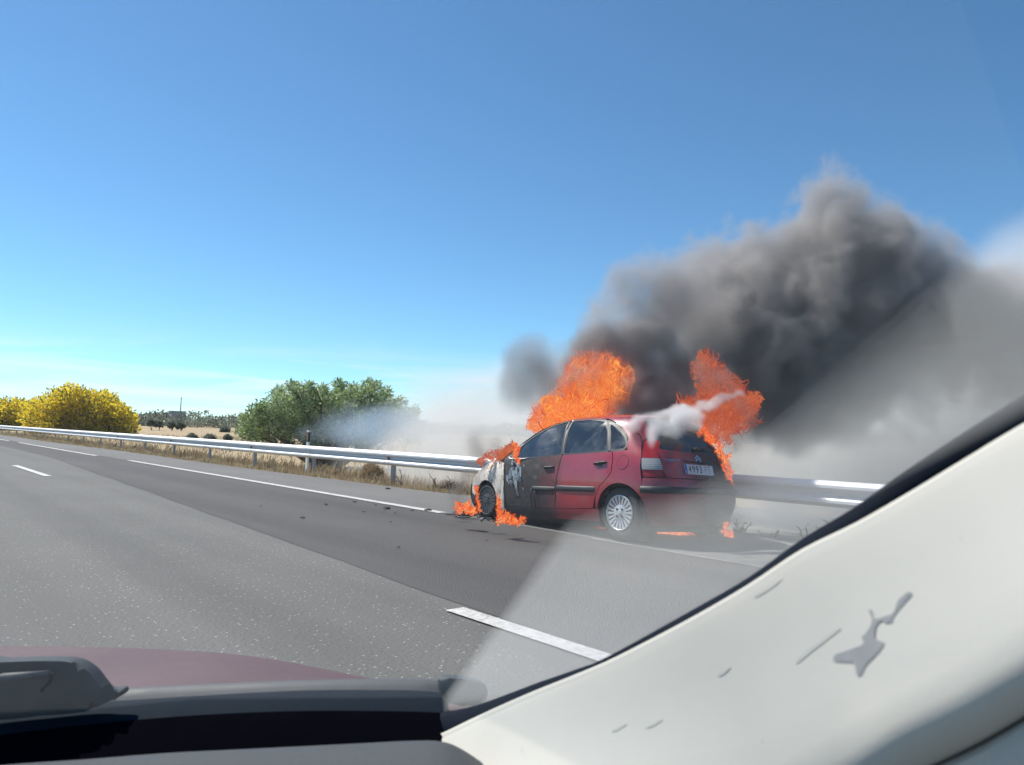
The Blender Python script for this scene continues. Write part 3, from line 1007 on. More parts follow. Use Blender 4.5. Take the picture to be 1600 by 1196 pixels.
MAT_INK = plain('plate_ink', (0.02, 0.022, 0.028), 0.5)
MAT_FADEDINK = plain('plate_faded_ink', (0.30, 0.32, 0.34), 0.5)

# ---- placement: heading, nose-down and lean on the burnt tyres and soft verge
_a = radians(1.95); _pt = radians(2.7); _rl = radians(2.7)
hd = np.array([sin(_a), cos(_a), 0]); lf = np.array([-cos(_a), sin(_a), 0])
CO = np.array([6.697, 5.851, 0]) - lf*.76
hd = hd*cos(_pt) - np.array([0, 0, sin(_pt)])
lf = lf*cos(_rl) + np.array([0, 0, sin(_rl)]); lf -= hd*(lf@hd); lf /= np.linalg.norm(lf)
cup = np.cross(hd, lf)
# keep the rear left tyre on the asphalt: y=.79 rises by sin(roll)
CO[2] = -0.79*sin(_rl) + 0.004
CO = CO.astype(float)
car = thing('burning_car', 'dark red hatchback on fire, nose burnt black, stopped on the shoulder line', 'car')
car.matrix_world = Matrix(((hd[0], lf[0], cup[0], CO[0]), (hd[1], lf[1], cup[1], CO[1]), (hd[2], lf[2], cup[2], CO[2]), (0, 0, 0, 1)))
def car_pt(x, y, z):
    return CO + hd*x + lf*y + cup*z

# wheel centres in car space: (x, y, z)
WRL = (-0.03, 0.0, 0.335); WFL = (2.53, 0.0, 0.395)
ARCH_R = (-0.055, 0.325, 0.352); ARCH_F = (2.53, 0.39, 0.275)

# ---- underlying shell
def shell():
    zl = [TB[0][0]+(ZT-TB[0][0])*(1-(1-i/46)**1.25) for i in range(46)] + [ZT-0.0005]
    nth = 96
    rows = []
    for z in zl:
        r_, f_, b_, nr, nf, xc = sect(z)
        row = []
        for k in range(nth):
            a = 2*pi*k/nth
            c, s = cos(a), sin(a)
            n = nf if c >= 0 else nr
            ax = (f_-xc if c >= 0 else xc-r_)-0.011
            x = xc + math.copysign(abs(c)**(2/n), c)*max(ax, .01)
            y = math.copysign(abs(s)**(2/n), s)*max(b_-0.011, .01)
            row.append((x, y, z - (0.010 if z > 1.3 else 0.0)))
        rows.append(row)
    v, f = loft(rows, True)
    m = len(rows[0]); f.append(tuple(range(m))[::-1]); f.append(tuple((len(rows)-1)*m+k for k in range(m)))
    keep = []
    for q in f:
        c = np.mean([v[i] for i in q], axis=0)
        if len(q) == 4 and abs(c[1]) > 0.35 and ((c[0]-ARCH_R[0])**2+(c[2]-ARCH_R[1])**2 < .345**2 or (c[0]-ARCH_F[0])**2+(c[2]-ARCH_F[1])**2 < .29**2): continue
        if len(q) > 4 and c[2] < 0.3: keep.append(q); continue
        keep.append(q)
    return meshobj('body_shell', v, keep, MAT_SHELL, car, True, 50)
shell()
# wheel housings
def housing(cx, cz, r, side):
    bm = bmesh.new()
    n = 24
    ys = (0.80*side, 0.50*side)
    ring = [[bm.verts.new((cx+cos(2*pi*k/n)*r, y, cz+sin(2*pi*k/n)*r)) for k in range(n)] for y in ys]
    for k in range(n):
        z = cz+sin(2*pi*(k+.5)/n)*r
        if z > 0.12:
            bm.faces.new((ring[0][k], ring[0][(k+1) % n], ring[1][(k+1) % n], ring[1][k]))
    bm.faces.new(ring[1])
    return bmobj('wheel_housing', bm, MAT_DARK, car, True)
for s in (1, -1):
    housing(ARCH_R[0], ARCH_R[1], 0.345, s); housing(ARCH_F[0], ARCH_F[1], 0.285, s)

def arc(cx, cz, r, a0, a1, n=14):
    return [(cx+cos(radians(a0+(a1-a0)*i/n))*r, cz+sin(radians(a0+(a1-a0)*i/n))*r) for i in range(n+1)]

# flank panels, outlines in (x forward, z up)
DOORGAP = [(1.075, .335), (1.05, .50), (1.027, .76), (1.00, .90), (.985, 1.005)]
REARGAP = [(.39, .372), (.345, .505), (.275, .635), (.175, .705), (.095, .80), (.095, .93), (.125, 1.04)]
g_ = .006
rear_door = panel('rear_door', 'L', [(x-g_, z) for x, z in DOORGAP] + [(x+g_, z) for x, z in REARGAP[::-1]], MAT_RED, car)
front_door = panel('front_door', 'L', [(2.06, .325)] + [(2.09, .55), (2.10, .75), (2.09, .90), (2.02, .955), (1.86, .945)] + [(x+g_, z) for x, z in DOORGAP[::-1]], MAT_RED, car)
front_door['label'] = 'front door, paint burnt black and flaked towards the wing'
# sill
panel('sill', 'L', [(2.02, .20), (2.03, .318), (1.075, .328), (.39, .363), (.31, .36), (.29, .22)], MAT_RED, car)
# rear quarter with flared arch lip
ra = arc(ARCH_R[0], ARCH_R[1], ARCH_R[2], 8, 172, 22)
def flare(x, z):
    d = sqrt((x-ARCH_R[0])**2+(z-ARCH_R[1])**2)-ARCH_R[2]
    return 0.028*max(0, 1-d/0.10)**2 if d < .10 else 0
quarter = panel('quarter_panel', 'L', [(x-g_, z) for x, z in REARGAP[:0:-1]][:6] + [(.335, .38)] + ra + [(-.405, .44), (-.345, .655), (-.33, .742), (-.30, .86), (-.285, .975), (-.215, 1.16), (-.155, 1.235), (-.095, 1.26), (-.045, 1.175), (-.06, 1.10), (-.085, 1.062), (.02, 1.047)], MAT_RED, car, bulge=flare, step=.04)
# the rear pillar between quarter light and tail
cp_ = panel('rear_pillar', 'L', [(-.225, 1.165), (-.16, 1.242), (-.10, 1.268), (-.055, 1.19), (.0, 1.253), (.105, 1.333), (.225, 1.405), (.31, 1.435), (.40, 1.462), (.10, 1.452), (-.08, 1.44), (-.15, 1.385), (-.21, 1.30), (-.245, 1.22)], MAT_RED, car, step=.035)
mirror_of(cp_)
# burnt front wing
fa = arc(ARCH_F[0], ARCH_F[1], ARCH_F[2], 178, 2, 20)
wing = panel('front_wing', 'L', [(2.115, .27), (2.24, .25)] + fa + [(2.97, .48), (2.99, .62), (2.93, .75), (2.82, .85), (2.66, .915), (2.48, .945), (2.30, .945), (2.17, .90), (2.125, .72)], MAT_ASH, car, off=0.006, bulge=lambda x, z: 0.012*mnoise.noise((x*9, z*5, 2)) + 0.02*max(0, 1-(sqrt((x-ARCH_F[0])**2+(z-ARCH_F[1])**2)-ARCH_F[2])/0.09))
wing['label'] = 'front wing burnt to pale ash'
# front end, scorched black
panel('front_bumper', 'F', [(-.62, .22), (.62, .22), (.66, .45), (.62, .60), (-.62, .60), (-.66, .45)], MAT_SHELL, car, step=.07)
bonnet = panel('bonnet', 'T', [(2.30, -.66), (2.55, -.66), (2.85, -.55), (3.02, -.30), (3.06, 0), (3.02, .30), (2.85, .55), (2.55, .66), (2.30, .66), (2.42, .3), (2.45, 0), (2.42, -.3)], MAT_SHELL, car, step=.06, bulge=lambda x, y: 0.012*mnoise.noise((x*4, y*4, 9)))
# windows and frames
FW = [(1.88, .962), (2.02, 1.005), (1.93, 1.11), (1.80, 1.205), (1.62, 1.305), (1.44, 1.385), (1.26, 1.437), (1.10, 1.462), (1.055, 1.30), (1.005, 1.012)]
RW = [(.955, 1.018), (1.0, 1.29), (1.03, 1.462), (.72, 1.468), (.41, 1.43), (.30, 1.30), (.205, 1.052), (.5, 1.035)]
QW = [(.155, 1.056), (.25, 1.27), (.325, 1.40), (.24, 1.372), (.12, 1.30), (.02, 1.225), (-.035, 1.15), (-.045, 1.095), (-.02, 1.068)]
def inset(poly, d):
    c = np.mean(np.array(poly), axis=0)
    out = []
    N = len(poly)
    for i in range(N):
        a, p, b = (np.array(poly[k % N]) for k in (i-1, i, i+1))
        t1 = (p-a)/np.linalg.norm(p-a); t2 = (b-p)/np.linalg.norm(b-p)
        n1 = np.array([-t1[1], t1[0]]); n2 = np.array([-t2[1], t2[0]])
        n = n1+n2; n /= max(1e-6, np.linalg.norm(n))
        if n@(c-p) < 0: n = -n
        k = max(0.45, abs(n@n1))
        out.append(tuple(p+n*d/k))
    return out
for nm, P in (('front', FW), ('rear', RW), ('quarter', QW)):
    w = panel('window_glass', 'L', corner(inset(P, .004), .03), MAT_GLASS, car, off=-.003, depth=.004)
    mirror_of(w)
    rim = panel('window_frame', 'L', corner(inset(P, -.018), .035), MAT_TRIM, car, off=.003, holes=[corner(inset(P, .010), .03)], depth=.012, step=.03)
    mirror_of(rim)
# light-catching seals either side of the B pillar
def strip_along(name, axis, pts, w, mat, off=0.006):
    rows = [[], [], []]
    for i, p in enumerate(pts):
        q = solve(axis, *p); n = bnormal(q)
        a = solve(axis, *pts[max(0, i-1)]); b = solve(axis, *pts[min(len(pts)-1, i+1)])
        s = (b-a).cross(n).normalized()
        rows[0].append(q+n*0.0-s*w/2); rows[1].append(q+n*off); rows[2].append(q-n*0.0+s*w/2)
    v, f = loft(rows)
    return meshobj(name, v, f, mat, car, True)
MAT_SEAL = plain('worn_seal', (0.22, 0.22, 0.22), 0.35, 0.2, 0.2)
strip_along('pillar_seal', 'L', [(.978, 1.02), (1.005, 1.15), (1.03, 1.30), (1.058, 1.47)], .018, MAT_SEAL, .010)
strip_along('pillar_seal', 'L', [(.182, 1.055), (.265, 1.25), (.355, 1.42)], .016, MAT_SEAL, .009)
# roof, windscreen, tailgate
rz = 1.462
roof_o = []
r_, f_, b_, nr, nf, xc = sect(rz)
for k in range(64):
    a = 2*pi*k/64
    c, s = cos(a), sin(a); n = nf if c >= 0 else nr
    x = xc+math.copysign(abs(c)**(2/n), c)*(f_-xc if c >= 0 else xc-r_); y = math.copysign(abs(s)**(2/n), s)*b_
    roof_o.append((min(x, 1.36-0.10*abs(y)), y))
roof = panel('roof', 'T', roof_o, MAT_RED, car, step=.06)
ws = [(1.38, -.50), (1.44, -.25), (1.455, 0), (1.44, .25), (1.38, .50), (1.60, .56), (1.85, .62), (2.10, .66), (2.27, .66), (2.38, .35), (2.42, 0), (2.38, -.35), (2.27, -.66), (2.10, -.66), (1.85, -.62), (1.60, -.56)]
panel('windscreen', 'T', ws, MAT_RGLASS, car, step=.07)
# the roof side rail over the doors
rail_o = [(1.88, 1.20), (1.72, 1.288), (1.55, 1.362), (1.35, 1.425), (1.15, 1.455), (1.05, 1.478), (.72, 1.49), (.40, 1.452), (.22, 1.395), (.06, 1.30), (-.03, 1.22)]
rail_i = [(1.96, 1.20), (1.80, 1.29), (1.62, 1.375), (1.40, 1.445), (1.15, 1.485), (.72, 1.497), (.36, 1.47), (.14, 1.405), (.0, 1.335), (-.085, 1.262)]
# tail
TG = [(-.60, .752), (.595, .752), (.615, .85), (.60, .98), (.585, 1.16), (.53, 1.30), (.44, 1.375), (.20, 1.418), (-.20, 1.418), (-.44, 1.375), (-.53, 1.30), (-.585, 1.16), (-.60, .98), (-.615, .85)]
RG = [(-.575, 1.075), (-.40, 1.062), (0, 1.055), (.40, 1.062), (.575, 1.075), (.555, 1.17), (.50, 1.28), (.42, 1.35), (.20, 1.385), (-.20, 1.385), (-.42, 1.35), (-.50, 1.28), (-.555, 1.17)]
panel('tailgate', 'B', TG, MAT_RED, car, holes=[corner(RG, .05)], step=.04)
panel('rear_window', 'B', corner(inset(RG, .004), .05), MAT_RGLASS, car, off=-.002, depth=.004)
# spoiler lip over the rear window
sp = []
for y in np.linspace(-.46, .46, 15):
    q = solve('B', float(y), 1.425 - 0.10*(abs(y)/.46)**3); n = bnormal(q)
    sp.append((q, n))
rows = [[q+n*.004 + Vector((.10, 0, .02)) for q, n in sp], [q+Vector((-.035, 0, .012)) for q, n in sp], [q+Vector((-.045, 0, -.004)) for q, n in sp], [q+n*.003+Vector((0, 0, -.03)) for q, n in sp]]
v, f = loft(rows)
meshobj('spoiler', v, f, MAT_TRIM, car, True, 60)
# rear bumper wraps round: a rear and a flank patch
def lobe(y, z):
    return 0.022*math.exp(-((z-.50)/.16)**2)
panel('rear_bumper', 'B', [(-.72, .215), (.72, .215), (.755, .35), (.76, .55), (.745, .735), (.60, .742), (0, .735), (-.60, .742), (-.745, .735), (-.76, .55), (-.755, .35)], MAT_RED, car, bulge=lobe, step=.05)
bs = panel('rear_bumper_corner', 'L', [(-.398, .455), (-.35, .652), (-.345, .735), (-.47, .738), (-.478, .55), (-.47, .35), (-.445, .24), (-.40, .25), (-.385, .36)], MAT_RED, car, bulge=lobe, step=.04)
mirror_of(bs)
# black rubbing strip on the bumper
def bstrip(ys, z0, z1, mat, name, bl=.026):
    rows = []
    for zz, o in ((z0, 0.015), (z0+.008, bl), ((z0+z1)/2, bl+.012), (z1-.008, bl), (z1, 0.015)):
        row = []
        for (ax, u) in ys:
            q = solve(ax, u, zz); n = bnormal(q)
            row.append(q+n*(o+lobe(0, zz)))
        rows.append(row)
    v, f = loft(rows)
    return meshobj(name, v, f, mat, car, True, 60)
pathL = [('L', -.345), ('L', -.37), ('L', -.40), ('L', -.43), ('L', -.46)] + [('B', y) for y in (.755, .72, .66, .56, .42)]
bstrip(pathL, .572, .652, MAT_TRIM, 'bumper_strip')
bstrip([('B', y) for y in (.415, .2, 0, -.2, -.415)], .585, .648, MAT_TRIM, 'bumper_strip')
bstrip([('B', -y) for y in (.42, .56, .66, .72, .755)] + [('R', -x) for x in (.46, .43, .40, .37, .345)], .572, .652, MAT_TRIM, 'bumper_strip')
# tail lamps: red body wrapping the corner with a clear lower block
def lamp(side):
    ax = 'L' if side > 0 else 'R'
    zs = [.758, .80, .835, .97, 1.05, 1.12, 1.17]
    def row(z, o):
        k = (z-.758)/.412
        edge = .628 + .0*k                        # inner edge on the tailgate side
        pts = []
        xo = -.352 + .115*k                        # outer edge on the flank
        for u in np.linspace(xo, xo-.13+0.03*k, 5):
            q = solve(ax, float(u), z); pts.append(q+Vector((bnormal((q[0], abs(q[1]), q[2]))[0], side*bnormal((q[0], abs(q[1]), q[2]))[1], 0))*o)
        y0 = abs(pts[-1].y)
        for y in np.linspace(y0-.012, min(edge, y0-.02)-.03*k, 5):
            q = solve('B', float(y), z); n = bnormal(q); pts.append(Vector((q[0]+n[0]*o, side*(y+n[1]*o), z)))
        return pts
    body = [row(z, .006) for z in (.757, .80, .834)]
    v, f = loft(body if side < 0 else [r[::-1] for r in body])
    o = meshobj('tail_lamp', v, f, MAT_LENS_R, car, True)
    up_ = [row(z, .006) for z in (.972, 1.03, 1.09, 1.14, 1.175)]
    v, f = loft(up_ if side < 0 else [r[::-1] for r in up_])
    meshobj('upper_lens', v, f, MAT_LENS_R, o, True)
    cl = [row(z, .012) for z in (.838, .865, .90, .935, .968)]
    v, f = loft(cl if side < 0 else [r[::-1] for r in cl])
    meshobj('clear_lens', v, f, MAT_LENS, o, True)
lamp(1); lamp(-1)
# door furniture
def blade(name, axis, x0, x1, z0, z1, h, mat, parent=None, n=8, slope=0.0):
    rows = []
    for zz, o in ((z0, 0.002), (z0+(z1-z0)*.15, h*.8), ((z0+z1)/2, h), (z0+(z1-z0)*.85, h*.8), (z1, .002)):
        row = []
        for i in range(n+1):
            x = x0+(x1-x0)*i/n
            e = 0.35 if i in (0, n) else 1
            q = solve(axis, x, zz+slope*(x-x0)); nn = bnormal(q)
            row.append(q+nn*(.005+o*e))
        rows.append(row)
    v, f = loft(rows)
    return meshobj(name, v, f, mat, parent or car, True, 60)
blade('rub_strip', 'L', 1.035, .355, .558, .625, .016, MAT_TRIM)
blade('rub_strip', 'L', 1.50, 1.065, .545, .605, .016, MAT_TRIM)
def handle(x0, x1, z, dz):
    o = blade('door_handle', 'L', x0, x1, z-.014, z+.016, .034, MAT_TRIM, None, 8, -dz)
    xm = (x0+x1)/2
    cup_ = panel('handle_cup', 'L', [(xm+cos(2*pi*k/18)*.055, z+sin(2*pi*k/18)*.036) for k in range(18)], MAT_TRIM, o, off=.007, depth=.004, step=.03)
    return o
handle(.385, .185, .895, .10)
handle(1.285, 1.10, .845, .05)
# fuel flap: a recessed ring and a lid
fl = panel('fuel_flap', 'L', [(-.062+cos(2*pi*k/28)*.078, .912+sin(2*pi*k/28)*.078) for k in range(28)], MAT_RED, car, off=.0065, depth=.004, step=.03)
rg = [[], []]
for k in range(33):
    a = 2*pi*k/32
    for j, r in enumerate((.079, .085)):
        q = solve('L', -.062+cos(a)*r, .912+sin(a)*r); rg[j].append(q+bnormal(q)*.0055)
v, f = loft(rg); meshobj('flap_gap', v, f, MAT_DARK, fl)
# number plate, held on the tailgate
def rear_frame(y, z):
    q = solve('B', y, z); n = bnormal(q)
    ydir = Vector((0, -1, 0)); ydir = (ydir - n*ydir.dot(n)).normalized()
    zdir = ydir.cross(n)
    if zdir.z < 0: zdir = -zdir
    return q, n, ydir, zdir
q, n, yd, zd = rear_frame(.045, .858)
plate_m = Matrix(((yd.x, zd.x, n.x, q.x+n.x*.014), (yd.y, zd.y, n.y, q.y+n.y*.014), (yd.z, zd.z, n.z, q.z+n.z*.014), (0, 0, 0, 1)))
bm = bmesh.new(); add_box(bm, (0, 0, 0), (.53, .118, .008)); bmesh.ops.bevel(bm, geom=bm.edges[:], offset=.003, segments=1, affect='EDGES')
pl = bmobj('licence_plate', bm, MAT_PLATE, car); pl.matrix_local = plate_m
bm = bmesh.new(); add_box(bm, (-.242, 0, .0045), (.042, .110, .002)); bmobj('blue_band', bm, MAT_PLATEBLUE, pl)
def text_mesh(name, body, size, mat, parent, loc, sx=1.0, ext=.001):
    cu = bpy.data.curves.new(name, 'FONT'); cu.body = body; cu.size = size; cu.extrude = ext; cu.align_x = 'CENTER'; cu.align_y = 'CENTER'
    cu.resolution_u = 3
    tmp = bpy.data.objects.new(name+'_src', cu); COL.objects.link(tmp)
    dg = bpy.context.evaluated_depsgraph_get(); dg.update()
    me = bpy.data.meshes.new_from_object(tmp.evaluated_get(dg))
    bpy.data.objects.remove(tmp); bpy.data.curves.remove(cu)
    me.materials.clear(); me.materials.append(mat)
    o = bpy.data.objects.new(name, me); link(o, parent)
    o.matrix_local = Matrix.Translation(loc) @ Matrix.Diagonal((sx, 1, 1, 1))
    return o
for i, ch in enumerate('4993'):
    text_mesh('plate_digit', ch, .125, MAT_INK, pl, (-.172+.066*i, -.002, .0062), .82, .001)
for i, ch in enumerate('FT'):
    text_mesh('plate_letter', ch, .125, MAT_FADEDINK, pl, (.118+.062*i, -.002, .0062), .82, .001)
text_mesh('band_letter', 'E', .04, MAT_PLATE, pl, (-.242, -.034, .0062), 1, .0008)
# maker's lettering and twin chevrons in chrome
q, n, yd, zd = rear_frame(.475, .948)
m_ = Matrix(((yd.x, zd.x, n.x, q.x+n.x*.008), (yd.y, zd.y, n.y, q.y+n.y*.008), (yd.z, zd.z, n.z, q.z+n.z*.008), (0, 0, 0, 1)))
le = text_mesh('lettering', 'CITROËN', .042, MAT_CHROME, car, (0, 0, 0), 1.25, .002); le.matrix_local = m_ @ Matrix.Diagonal((1.25, 1, 1, 1))
q, n, yd, zd = rear_frame(.02, 1.00)
m_ = Matrix(((yd.x, zd.x, n.x, q.x+n.x*.008), (yd.y, zd.y, n.y, q.y+n.y*.008), (yd.z, zd.z, n.z, q.z+n.z*.008), (0, 0, 0, 1)))
for dz in (.0, -.034):
    bm = bmesh.new()
    t_ = .014
    out = [(-.055, -.022), (0, .018), (.055, -.022), (.055, -.022+t_), (0, .018+t_), (-.055, -.022+t_)]
    lo_ = [bm.verts.new((x, y+dz, 0)) for x, y in out]; hi_ = [bm.verts.new((x, y+dz, .006)) for x, y in out]
    for A in (lo_, hi_):
        bm.faces.new((A[0], A[1], A[4], A[5])); bm.faces.new((A[1], A[2], A[3], A[4]))
    for k in range(6): bm.faces.new((lo_[k], lo_[(k+1) % 6], hi_[(k+1) % 6], hi_[k]))
    e = bmobj('emblem_chevron', bm, MAT_CHROME, car); e.matrix_local = m_
# bright grip strip above the plate
rows = []
for zz, o in ((.940, .006), (.944, .018), (.956, .018), (.960, .006)):
    row = []
    for y in np.linspace(.27, -.18, 9):
        q = solve('B', float(y), zz); row.append(q+bnormal(q)*o)
    rows.append(row)
v, f = loft(rows); meshobj('grip_strip', v, f, MAT_TRIM, car, True, 40)
# rear wiper with its motor cover
q, n, yd, zd = rear_frame(-.02, 1.10)
v, f = tube_data([solve('B', -.02, 1.105)+Vector((-.03, 0, 0)), solve('B', -.15, 1.125)+Vector((-.035, 0, 0)), solve('B', -.30, 1.12)+Vector((-.03, 0, 0)), solve('B', -.44, 1.10)+Vector((-.025, 0, 0))], [.018, .014, .010, .007], 6)
wp = meshobj('rear_wiper', v, f, MAT_TRIM, car, True)
v, f = tube_data([solve('B', .03, 1.10)+Vector((-.005, 0, 0)), solve('B', .0, 1.105)+Vector((-.03, 0, 0)), solve('B', -.06, 1.108)+Vector((-.025, 0, 0))], [.020, .026, .016], 8)
meshobj('motor_cover', v, f, MAT_TRIM, wp, True)
# exhaust, and drips of molten trim hanging off the burning right corner
MAT_DRIP = plain('molten_drip', (0.45, 0.44, 0.41), 0.6, 0.1, 0.4, 60)
R_ = random.Random(4)
pts = [solve('B', -.735, .70), solve('B', -.757, .62), solve('B', -.765, .52), solve('B', -.76, .40), solve('B', -.75, .30)]
pts = [p+Vector((-.02+R_.uniform(-.008, .008), -.03+R_.uniform(-.012, .012), 0)) for p in pts]
v, f = tube_data(pts+[pts[-1]+Vector((0, 0, -.16)), pts[-1]+Vector((.01, 0.02, -.25))], [.010, .014, .009, .012, .007, .010, .004], 6)
for k in range(4):
    a = pts[1+k % 3]
    tube_data([a, a+Vector((R_.uniform(-.03, .01), R_.uniform(-.05, .0), -.10)), a+Vector((R_.uniform(-.03, .0), R_.uniform(-.05, .02), -.2))], [.009, .006, .003], 5, v, f)
meshobj('molten_drip', v, f, MAT_DRIP, car, True)
v, f = tube_data([Vector((-.55, -.42, .20)), Vector((-.30, -.42, .21)), Vector((.1, -.42, .2))], [.028, .028, .028], 8)
meshobj('exhaust_pipe', v, f, MAT_TRIM, car, True)
# remains of the door mirror and bright molten edges on the front door
P_ = lambda x, z, o: solve('L', x, z) + bnormal(solve('L', x, z))*o
v, f = tube_data([P_(2.03, 1.00, .02), P_(2.01, .965, .05), P_(1.97, .948, .055), P_(1.88, .957, .03), P_(1.76, .962, .012), P_(1.60, .975, .008)], [.010, .012, .012, .009, .006, .003], 6)
meshobj('melted_mirror', v, f, MAT_MELT, car, True)
v, f = tube_data([P_(2.02, 1.01, .01), P_(1.98, 1.06, .03), P_(1.90, 1.13, .02), P_(1.83, 1.185, .008)], [.008, .009, .007, .004], 6)
meshobj('bent_trim_strip', v, f, MAT_MELT, car, True)
def flakes():
    R2 = random.Random(9)
    v, f = [], []
    for k in range(46):
        x = 1.86+R2.gauss(0, .09); z = .72+R2.gauss(0, .09)
        if not (1.55 < x < 2.08 and .5 < z < .92): continue
        w, h = R2.uniform(.006, .022), R2.uniform(.012, .05)
        b = len(v)
        for (dx, dz, o) in ((-w, -h, .008), (w*.6, -h*.8, .012), (w, h*.7, .020), (-w*.4, h, .012)):
            v.append(tuple(P_(x+dx, z+dz, o+R2.uniform(0, .012))))
        f.append((b, b+1, b+2, b+3))
    o = meshobj('paint_flakes', v, f, MAT_MELT, car); o['kind'] = 'stuff'
flakes()
# charred wire hanging from the strip
v, f = tube_data([P_(1.50, .575, .02), P_(1.515, .50, .025), P_(1.51, .40, .02), P_(1.52, .32, .015)], [.008, .006, .006, .004], 5)
meshobj('hanging_strip', v, f, MAT_SHELL, car, True)
v, f = tube_data([P_(1.44, .55, .02), P_(1.435, .45, .022), P_(1.43, .33, .012)], [.006, .005, .004], 5)
meshobj('hanging_strip', v, f, MAT_SHELL, car, True)

# ---- wheels
def tyre_mesh(r, rw, w, flat=0.0):
    prof = [(-w*.5, rw), (-w*.54, rw+.02), (-w*.55, (r+rw)/2), (-w*.52, r-.022), (-w*.40, r-.004), (0, r), (w*.40, r-.004), (w*.52, r-.022), (w*.55, (r+rw)/2), (w*.54, rw+.02), (w*.5, rw)]
    bm = bmesh.new(); n = 48
    ring = [[bm.verts.new((cos(2*pi*k/n)*q[1], q[0], sin(2*pi*k/n)*q[1])) for q in prof] for k in range(n)]
    for k in range(n):
        for j in range(len(prof)-1):
            bm.faces.new((ring[k][j], ring[(k+1) % n][j], ring[(k+1) % n][j+1], ring[k][j+1]))
    if flat:
        for v_ in bm.verts:
            if v_.co.z < -r+flat:
                v_.co.z = -r+flat; v_.co.y *= 1.15
    return bm
def rim_mesh(R, side):
    """outer face at +y: lip, twenty flat spokes over a dark dish, hub with four nuts"""
    bm = bmesh.new(); n = 60
    prof = [(R, .0), (R, .018), (R-.012, .022), (R-.020, .012), (R-.020, -.05)]
    ring = [[bm.verts.new((cos(2*pi*k/n)*a, b, sin(2*pi*k/n)*a)) for a, b in prof] for k in range(n)]
    for k in range(n):
        for j in range(len(prof)-1):
            bm.faces.new((ring[k][j], ring[(k+1) % n][j], ring[(k+1) % n][j+1], ring[k][j+1]))
    N = 20
    for s in range(N):
        a = 2*pi*(s+.5)/N
        r0__, r1__ = R*.44, R-.016
        w0, w1 = R*.050, R*.098
        def pt(r, w, y):
            return bm.verts.new((cos(a)*r - sin(a)*w, y, sin(a)*r + cos(a)*w))
        A = [pt(r0__, -w0, .008), pt(r1__, -w1, .014), pt(r1__, w1, .014), pt(r0__, w0, .008)]
        B = [pt(r0__, -w0, -.02), pt(r1__, -w1, -.02), pt(r1__, w1, -.02), pt(r0__, w0, -.02)]
        bm.faces.new(A); bm.faces.new(B)
        for k in range(4): bm.faces.new((A[k], A[(k+1) % 4], B[(k+1) % 4], B[k]))
    hub = [(R*.47, -.01), (R*.47, .006), (R*.38, .012), (R*.16, .010), (R*.15, .018), (R*.05, .022)]
    m = 32
    hr = [[bm.verts.new((cos(2*pi*k/m)*a_, b, sin(2*pi*k/m)*a_)) for a_, b in hub] for k in range(m)]
    for k in range(m):
        for j in range(len(hub)-1):
            bm.faces.new((hr[k][j], hr[(k+1) % m][j], hr[(k+1) % m][j+1], hr[k][j+1]))
    bm.faces.new([hr[k][-1] for k in range(m)])
    if side < 0:
        for v_ in bm.verts: v_.co.y = -v_.co.y
    return bm
def wheel(x, y, z, side, burnt=False, steer=0.0, spin=0.2):
    w = bpy.data.objects.new('wheel', None); link(w, car)
    w.location = (x, y, z); w.rotation_euler = (0, 0, steer)
    R = .205
    if burnt:
        ty = bmobj('tyre', tyre_mesh(.245, .198, .15, .0), MAT_BURNTTYRE, w, True)
    else:
        ty = bmobj('tyre', tyre_mesh(.298, .200, .175, .012), MAT_TYRE, w, True)
    ri = bmobj('rim', rim_mesh(R, side), MAT_BURNTRIM if burnt else MAT_RIM, w, True, 35)
    ri.location = (0, side*.082, 0); ri.rotation_euler = (0, spin, 0)
    bm = bmesh.new(); bmesh.ops.create_cone(bm, cap_ends=True, segments=32, radius1=R-.01, radius2=R-.01, depth=.02, matrix=Matrix.Translation((0, side*.042, 0)) @ Matrix.Rotation(pi/2, 4, 'X'))
    bmobj('brake_disc', bm, MAT_DARK, w)
    for k in range(4):
        a = 2*pi*(k+.5)/4
        bm = bmesh.new(); bmesh.ops.create_cone(bm, cap_ends=True, segments=8, radius1=.013, radius2=.011, depth=.012, matrix=Matrix.Translation((cos(a)*.056, side*.096, sin(a)*.056)) @ Matrix.Rotation(pi/2, 4, 'X'))
        bmobj('wheel_nut', bm, MAT_DARK, w)
    if burnt: w['label'] = 'front wheel with its tyre burnt away'
    return w
wheel(WRL[0], .705, WRL[2], 1)
wheel(WRL[0], -.705, WRL[2]+.03, -1)
wheel(WFL[0], .70, WFL[2]-.01, 1, True, 0.0)
wheel(WFL[0], -.70, WFL[2]+.03, -1, True)
for o in (rear_door, front_door, quarter, wing):
    mirror_of(o)
